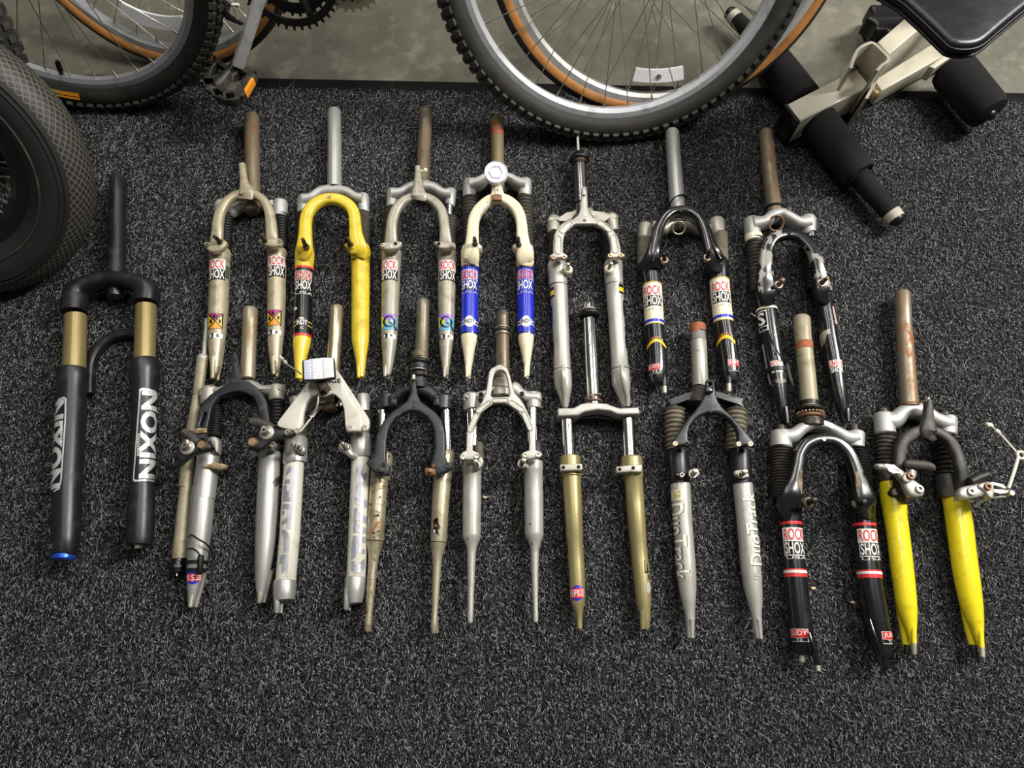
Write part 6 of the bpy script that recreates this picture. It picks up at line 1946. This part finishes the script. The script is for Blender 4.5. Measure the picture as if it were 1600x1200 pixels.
f.crop(1020, 740, K9)
a = f.tube('lower_leg', [(190, 48, 62), (190, 62, 69), (198, 180, 67), (206, 300, 65), (216, 430, 65), (228, 600, 66), (236, 720, 65), (242, 800, 60), (248, 880, 49), (255, 950, 38), (260, 1020, 31), (262, 1080, 28), (262, 1138, 24), (262, 1148, 14)], 'silver_paint', .026)
b = f.tube('lower_leg', [(621, 46, 62), (622, 60, 68), (634, 180, 67), (648, 310, 67), (664, 460, 69), (678, 620, 70), (690, 750, 66), (700, 830, 59), (710, 900, 49), (718, 970, 37), (725, 1040, 31), (732, 1100, 29), (736, 1142, 24), (737, 1152, 14)], 'silver_paint', .026)
f.prongs([[(248, 1020, 16, .02), (244, 1140, 11, .018)], [(272, 1010, 18, .032), (274, 1140, 14, .03)]], 'silver_paint', parent=a.o)
f.prongs([[(706, 1020, 16, .02), (716, 1146, 11, .018)], [(736, 1010, 18, .032), (750, 1146, 14, .03)]], 'silver_paint', parent=b.o)
f.text(a, 'DuoTrack', 140, 242, 204, 736, 'sticker_black', .0004, rot=1, sh=48, name='lettering_outline')  # black copy set slightly aside, the printed dark outline of the letters
f.text(a, 'DuoTrack', 133, 236, 204, 736, 'letter_pale', .0008, rot=1, sh=48)
f.quad(a, 128, 205, 110, 182, 'letter_pale', .0004)
f.text(a, 'SR', 142, 196, 116, 176, 'sticker_gold', .0008, rot=1)
f.text(b, 'DuoTrack', 656, 736, 130, 640, 'sticker_black', .0004, rot=-1, sh=60, name='lettering_outline')  # same printed dark outline on the right leg
f.text(b, 'DuoTrack', 651, 731, 126, 636, 'letter_pale', .0008, rot=-1, sh=60)
f.text(b, 'SR', 704, 748, 684, 738, 'sticker_grey', .0008, rot=-1)

# ---- 14: glossy black fork with red stripes
KC = 800 / 210
f = Fork('glossy black fork with red and white striped legs and black bellows, lower row', (1190, 480, KC), (350, 900), group=LOWROW)
f.setaxis(239, 50, 288, 600)
f.tube('steerer_tube', [(238, 40, 42), (239, 48, 49), (243, 145, 49), (270, 400, 50), (288, 600, 51), (290, 630, 51)], 'beige_steel', .03)
f.tube('rust_band', [(250, 190, 51), (254, 234, 51.5)], 'rust_band', .03)
f.tube('spacer_band', [(282, 544, 54), (284, 568, 55)], 'dark_bolt', .03)
f.ring(289, 612, 86, 12, 'dark_bolt', .028, name='bearing_race')
f.ring(292, 655, 84, 12, 'rusty_bolt', .028, name='bearing_race')
bx = G()
c_ = f.w(291, 634, .028)
rb_ = f.r(72, c_)
wv_ = f.axis.cross(Vector((0, 0, 1))).normalized()
for k in range(22):
    q = 2 * math.pi * k / 22
    p = c_ + wv_ * rb_ * math.cos(q) + Vector((0, 0, 1)) * rb_ * math.sin(q)
    bx.add(g_lathe([(.0001, -.0022), (.0019, -.0011), (.0022, 0), (.0019, .0011), (.0001, .0022)], 8, Matrix.Translation(p)))
o = obj('bearing_balls', bx.v, bx.f, 'brass_bolt', f.root)
o['kind'] = 'stuff'
f.tube('crown_seat', [(290, 600, 60), (292, 665, 78), (294, 690, 80)], 'dark_bolt', .028)
f.strip('crown', [(114, 776, 50), (180, 770, 44), (235, 728, 36), (300, 704, 34), (370, 714, 33), (435, 748, 36), (500, 782, 44), (560, 782, 46)], 'polished_alloy', .036, .026, sq=.8,
        extra=[f.gtube([(112, 722, 50), (112, 732, 58), (117, 814, 62), (117, 822, 54)], .028), f.gtube([(560, 726, 42), (560, 736, 50), (562, 818, 48), (562, 826, 42)], .028)])
for (x, y) in ((110, 704), (545, 706)):
    f.tube('crown_cap', [(x, y - 14, 24), (x, y - 8, 32), (x, y + 4, 34), (x, y + 8, 40), (x, y + 18, 40)], 'dark_bolt', .028)
f.boot([(114, 824, 72), (128, 1120, 68)], 'rubber_dusty', rings=17, amp=.13)
f.boot([(575, 826, 64), (602, 1125, 62)], 'rubber_black', rings=17, amp=.13)
f.strip('arch', [(158, 1190, 74, .05), (172, 1120, 62), (195, 1050, 46), (213, 950, 36), (226, 880, 34), (262, 823, 34), (315, 794, 34), (375, 787, 34), (435, 797, 34), (490, 837, 36), (532, 895, 37), (562, 970, 40), (590, 1060, 50), (612, 1150, 64), (620, 1190, 70, .05)], 'gloss_black', .018, .06)
f.bolt(373, 785, 12, .069, 'brass_bolt', h=.001)
f.strip('dirt_pocket', [(234, 970, 8, .068), (228, 1040, 14, .068), (224, 1110, 16, .066)], 'dirt', .004)
f.strip('dirt_pocket', [(566, 980, 8, .068), (572, 1050, 13, .068), (578, 1120, 12, .066)], 'dirt', .004)
for (x, y, tx, ty) in ((280, 1160, 320, 1148), (575, 1168, 617, 1158)):
    f.post(x, y, tx, ty, 16, .06, 'dark_bolt', fl=30, flmt='dirt')
f.plate('post_boss', [(205, 1130), (260, 1130), (315, 1160), (290, 1180), (240, 1190), (215, 1220)], 'gloss_black', .03, .052, .006, smooth=2)
f.plate('post_boss', [(535, 1165), (560, 1140), (620, 1140), (632, 1170), (590, 1185), (545, 1182)], 'gloss_black', .03, .054, .006, smooth=2)
f.crop(1190, 745, KC)
a = f.tube('lower_leg', [(158, 80, 66), (162, 120, 76), (168, 180, 68), (172, 240, 64), (176, 330, 62), (190, 450, 62), (203, 600, 65), (222, 780, 64), (238, 900, 66), (246, 980, 62), (248, 1040, 54), (249, 1060, 42)], 'gloss_black', .028)
b = f.tube('lower_leg', [(600, 80, 66), (602, 120, 74), (605, 180, 68), (608, 260, 66), (618, 380, 66), (634, 520, 68), (654, 680, 70), (676, 800, 70), (698, 910, 67), (712, 990, 60), (722, 1050, 52), (728, 1075, 40)], 'gloss_black', .028)
f.prongs([[(292, 960, 28, .036), (312, 1040, 24, .036), (330, 1100, 18, .034), (336, 1150, 15, .034), (337, 1158, 8, .034)]], 'gloss_black', parent=a.o)
f.tube('dropout_tip', [(334, 1122, 16), (337, 1156, 16), (337, 1160, 10)], 'dull_alloy', .036, parent=a.o, seg=14)
f.prongs([[(690, 960, 26, .03), (722, 1060, 26, .03), (738, 1130, 22, .03), (742, 1150, 12, .03)], [(665, 940, 16, .036), (690, 1050, 16, .036), (706, 1120, 14, .034)]], 'gloss_black', parent=b.o)
f.strip('dropout_web', [(280, 930, 6, .05), (300, 1000, 8, .052), (325, 1090, 8, .046)], 'gloss_black', .008, parent=a.o)
f.strip('dropout_web', [(640, 850, 5, .05), (675, 960, 8, .054), (710, 1060, 9, .048)], 'gloss_black', .008, parent=b.o)
f.tube('foot_nut', [(243, 1058, 24), (242, 1062, 20), (241, 1100, 18), (241, 1106, 12)], 'dull_alloy', .03, parent=a.o, seg=12)
for lg, (s0, s1), (x0, x1, ox), (y0, y1, y2), (t0, t1, t2, t3), jd in ((a, (262, 279), (127, 246, 8), (300, 380, 462), (545, 554, 570, 593), (176, 274, 908, 958, 982)), (b, (270, 288), (572, 694, 12), (308, 388, 470), (552, 561, 577, 600), (722, 800, 922, 966, 994))):
    f.quad(lg, 0, 0, s0, s1, 'sticker_red', fl=-100, fr=100, name='red_stripe')
    f.quad(lg, x0, x1, y0, y1, 'sticker_white')
    f.text(lg, 'ROCK', x0 + 8, x1 - 4, y0 + 6, y1 - 5, 'sticker_red')
    f.quad(lg, x0 + ox, x1 + ox, y1, y2 + 6, 'sticker_white', .0003)
    f.quad(lg, x0 + ox + 5, x1 + ox - 3, y1 + 3, y2, 'sticker_black', .0006)
    f.text(lg, 'SHOX', x0 + ox + 9, x1 + ox - 5, y1 + 7, y2 - 4, 'sticker_white', .001)
    f.text(lg, 'USA', x0 + ox + 16, x1 + ox + 6, y2 + 10, y2 + 26, 'sticker_white')
    f.quad(lg, 0, 0, t0, t3, 'sticker_red', fl=-100, fr=100, name='red_stripe')
    f.quad(lg, 0, 0, t1, t2, 'sticker_white', .0007, fl=-100, fr=100, name='white_stripe')
    j0, j1, k0, k1, k2 = jd
    f.quad(lg, j0 - 3, j1 + 5, k0 - 3, k2, 'sticker_white', .0003)
    f.quad(lg, j0, j1, k0, k1, 'sticker_red', .0006)
    f.text(lg, 'JUDY', j0 + 5, j1 - 5, k0 + 6, k1 - 6, 'sticker_white', .001)
    f.quad(lg, j0 + 2, j1 + 2, k1 + 2, k2 - 4, 'sticker_black', .0006)
    f.text(lg, 'T2', j0 + 32, j1 - 30, k1 + 5, k2 - 6, 'sticker_white', .001)

# ---- 15: bright yellow legs, black arch, brakes
f = Fork('bright yellow legged fork with grimy black arch and silver cantilever brakes, right end', (1350, 440, 3.2), (300, 900), group=LOWROW)
f.setaxis(191, 45, 226, 600)
f.tube('steerer_tube', [(191, 38, 32), (192, 46, 37), (197, 145, 37), (198, 200, 38), (212, 400, 41), (226, 605, 44)], 'orange_rust_steel', .03)
f.tube('crown_race', [(226, 596, 46), (226, 602, 50), (227, 612, 50)], 'rusty_bolt', .03)
f.strip('crown', [(99, 702, 46), (150, 696, 44), (190, 658, 36), (240, 646, 40), (290, 656, 38), (345, 690, 36), (395, 710, 42), (422, 712, 42)], 'polished_alloy', .036, .026, sq=.8,
        extra=[f.gtube([(94, 648, 40), (95, 656, 46), (104, 744, 50), (105, 752, 44)], .028), f.gtube([(420, 662, 36), (420, 670, 42), (420, 748, 42), (420, 756, 36)], .028)])
for (x, y) in ((92, 630), (398, 645)):
    f.tube('crown_cap', [(x, y - 8, 24), (x, y - 2, 28), (x, y + 8, 28), (x, y + 10, 36), (x, y + 20, 36)], 'dark_bolt', .028)
f.boot([(107, 752, 54), (112, 915, 50)], 'rubber_dusty', rings=8, amp=.16)
f.tube('leg_seal', [(112, 905, 44), (113, 915, 46), (120, 990, 46)], 'grimy_black', .028)
f.boot([(432, 752, 50), (405, 780, 52), (412, 970, 50)][1:], 'rubber_black', rings=8, amp=.2)
f.boot([(440, 756, 40), (452, 800, 40)], 'rubber_black', rings=2, amp=.16)
f.tube('leg_seal', [(410, 958, 48), (412, 968, 52), (425, 1040, 56), (432, 1070, 58)], 'grimy_black', .028)
f.strip('arch', [(190, 1070, 32, .05), (178, 1000, 30), (173, 930, 28), (176, 868, 28), (192, 812, 28), (232, 768, 28), (280, 748, 27), (325, 746, 26), (380, 764, 26), (430, 804, 27), (465, 872, 28), (484, 950, 28), (495, 1040, 32, .052)], 'grimy_black', .018, .06)
f.strip('cable_hanger', [(318, 752, 46), (318, 715, 34), (319, 670, 24), (320, 620, 18), (320, 596, 15)], 'grimy_black', .016, .066)
f.tube('hanger_screw', [(320, 598, 16), (320, 588, 16), (320, 586, 8), (320, 580, 8)], 'brass_bolt', .068, seg=10)
f.plate('brace_foot', [(140, 1045), (165, 1015), (205, 1040), (235, 1070), (200, 1078), (150, 1070)], 'grimy_black', .036, .058, .004, smooth=2)
f.bolt(160, 1050, 16, .058, 'dull_alloy', h=.002)
# brakes
f.plate('brake_arm', [(58, 918), (66, 908), (90, 907), (150, 918), (195, 940), (222, 968), (252, 990), (285, 1012), (306, 1042), (296, 1072), (262, 1080), (226, 1070), (205, 1035), (192, 1000), (168, 968), (128, 945), (72, 935)], 'silver_paint', .074, .09, .005, holes=[[(130, 928), (148, 931), (164, 943), (150, 943), (136, 936)]])
f.plate('brake_arm', [(472, 1058), (482, 1032), (505, 1022), (560, 1012), (612, 1000), (660, 1004), (705, 1020), (748, 1048), (738, 1068), (690, 1058), (648, 1056), (610, 1068), (560, 1082), (510, 1090), (480, 1082)], 'silver_paint', .074, .09, .005, holes=[[(655, 1020), (690, 1028), (705, 1042), (680, 1044), (655, 1038)]])
f.bolt(237, 968, 20, .09, 'rusty_bolt', h=.008)
f.bolt(282, 1035, 20, .09, 'steel_bolt', h=.004)
f.bolt(540, 1047, 20, .09, 'steel_bolt', h=.004)
f.bolt(625, 1024, 19, .09, 'rusty_bolt', h=.008)
f.plate('pad_clamp', [(188, 985), (205, 955), (250, 940), (262, 955), (255, 985), (215, 1010)], 'dull_alloy', .08, .094, .003, smooth=2)
f.plate('pad_clamp', [(570, 1030), (582, 1008), (640, 1000), (650, 1030), (645, 1085), (620, 1080), (600, 1050)], 'dull_alloy', .08, .094, .003, smooth=2)
f.tube('brake_pad', [(205, 912, 8), (215, 912, 20), (260, 915, 24), (320, 922, 24), (350, 935, 20), (360, 942, 8)], 'pad_rubber', .08)
f.tube('brake_pad', [(535, 1000, 8), (545, 996, 24), (590, 975, 27), (630, 962, 24), (640, 960, 10)], 'rubber_black', .08)
f.tube('pad_stud', [(236, 940, 14), (238, 968, 14)], 'steel_bolt', .094, seg=10)
f.bolt(742, 1056, 16, .086, 'steel_bolt', h=.008, hexs=False)
f.cable('cable_tie', [(632, 720, .03), (668, 750, .05), (720, 805, .07), (770, 862, .085)], .0018, 'nylon_white')
f.cable('cable_tie', [(772, 875, .088), (750, 950, .09), (722, 1034, .092)], .0028, 'nylon_white')
f.tube('cable_tie_head', [(615, 718, 8), (620, 717, 14), (640, 722, 14), (645, 726, 8)], 'nylon_white', .03, seg=10)
f.tube('cable_tie_head', [(658, 745, 8), (664, 748, 12), (674, 756, 12), (680, 762, 8)], 'nylon_white', .05, seg=10)
f.ring(785, 868, 26, 8, 'nylon_white', .088, name='cable_tie_loop', ax=(0, 0, 1))
f.cable('brake_wire', [(712, 1075, .085), (660, 1078, .08), (600, 1095, .07), (560, 1118, .06)], .0014, 'nylon_white')
f.tube('cable_end', [(572, 1110, 6), (555, 1122, 6)], 'nylon_white', .058, seg=8)
f.crop(1350, 720, 800 / 250 * 1.1538)
a = f.tube('lower_leg', [(132, 104, 40), (134, 114, 46), (152, 160, 62), (162, 200, 68), (172, 240, 68), (178, 300, 64), (193, 400, 62), (208, 520, 62), (217, 600, 62), (230, 700, 60), (241, 800, 58), (250, 860, 53), (262, 920, 42), (274, 985, 28), (283, 1040, 18), (287, 1095, 14), (288, 1106, 9)], 'bright_yellow_paint', .028)
b = f.tube('lower_leg', [(525, 180, 66), (528, 200, 72), (535, 255, 70), (545, 330, 70), (555, 400, 70), (568, 500, 69), (581, 600, 69), (597, 700, 67), (612, 790, 63), (625, 850, 57), (642, 920, 45), (658, 990, 31), (671, 1050, 20), (679, 1105, 15), (681, 1118, 9)], 'bright_yellow_paint', .028)
f.prongs([[(285, 960, 16, .034), (290, 1060, 14, .034), (290, 1100, 13, .034)], [(216, 800, 36, .02), (222, 880, 32, .017), (234, 980, 25, .015), (243, 1070, 18, .014), (247, 1112, 15, .014)]], 'bright_yellow_paint', parent=a.o)
f.tube('dropout_tip', [(288, 1050, 15), (289, 1108, 14), (289, 1118, 9)], 'dull_alloy', .036, parent=a.o, seg=12)
f.tube('dropout_tip', [(247, 1060, 18), (248, 1112, 17), (248, 1118, 10)], 'dark_bolt', .022, parent=a.o, seg=12)
f.prongs([[(672, 980, 16, .034), (680, 1080, 15, .034), (683, 1120, 13, .034)], [(590, 800, 38, .02), (598, 880, 34, .017), (612, 980, 28, .015), (628, 1070, 20, .014), (636, 1125, 16, .014)]], 'bright_yellow_paint', parent=b.o)
f.tube('dropout_tip', [(680, 1075, 16), (684, 1130, 15), (684, 1138, 9)], 'dull_alloy', .036, parent=b.o, seg=12)
f.tube('dropout_tip', [(628, 1060, 20), (638, 1132, 18), (639, 1138, 10)], 'dark_bolt', .022, parent=b.o, seg=12)
f.quad(b, 0, 0, 192, 232, 'dirt', fl=-10, fr=45, name='paint_wear')
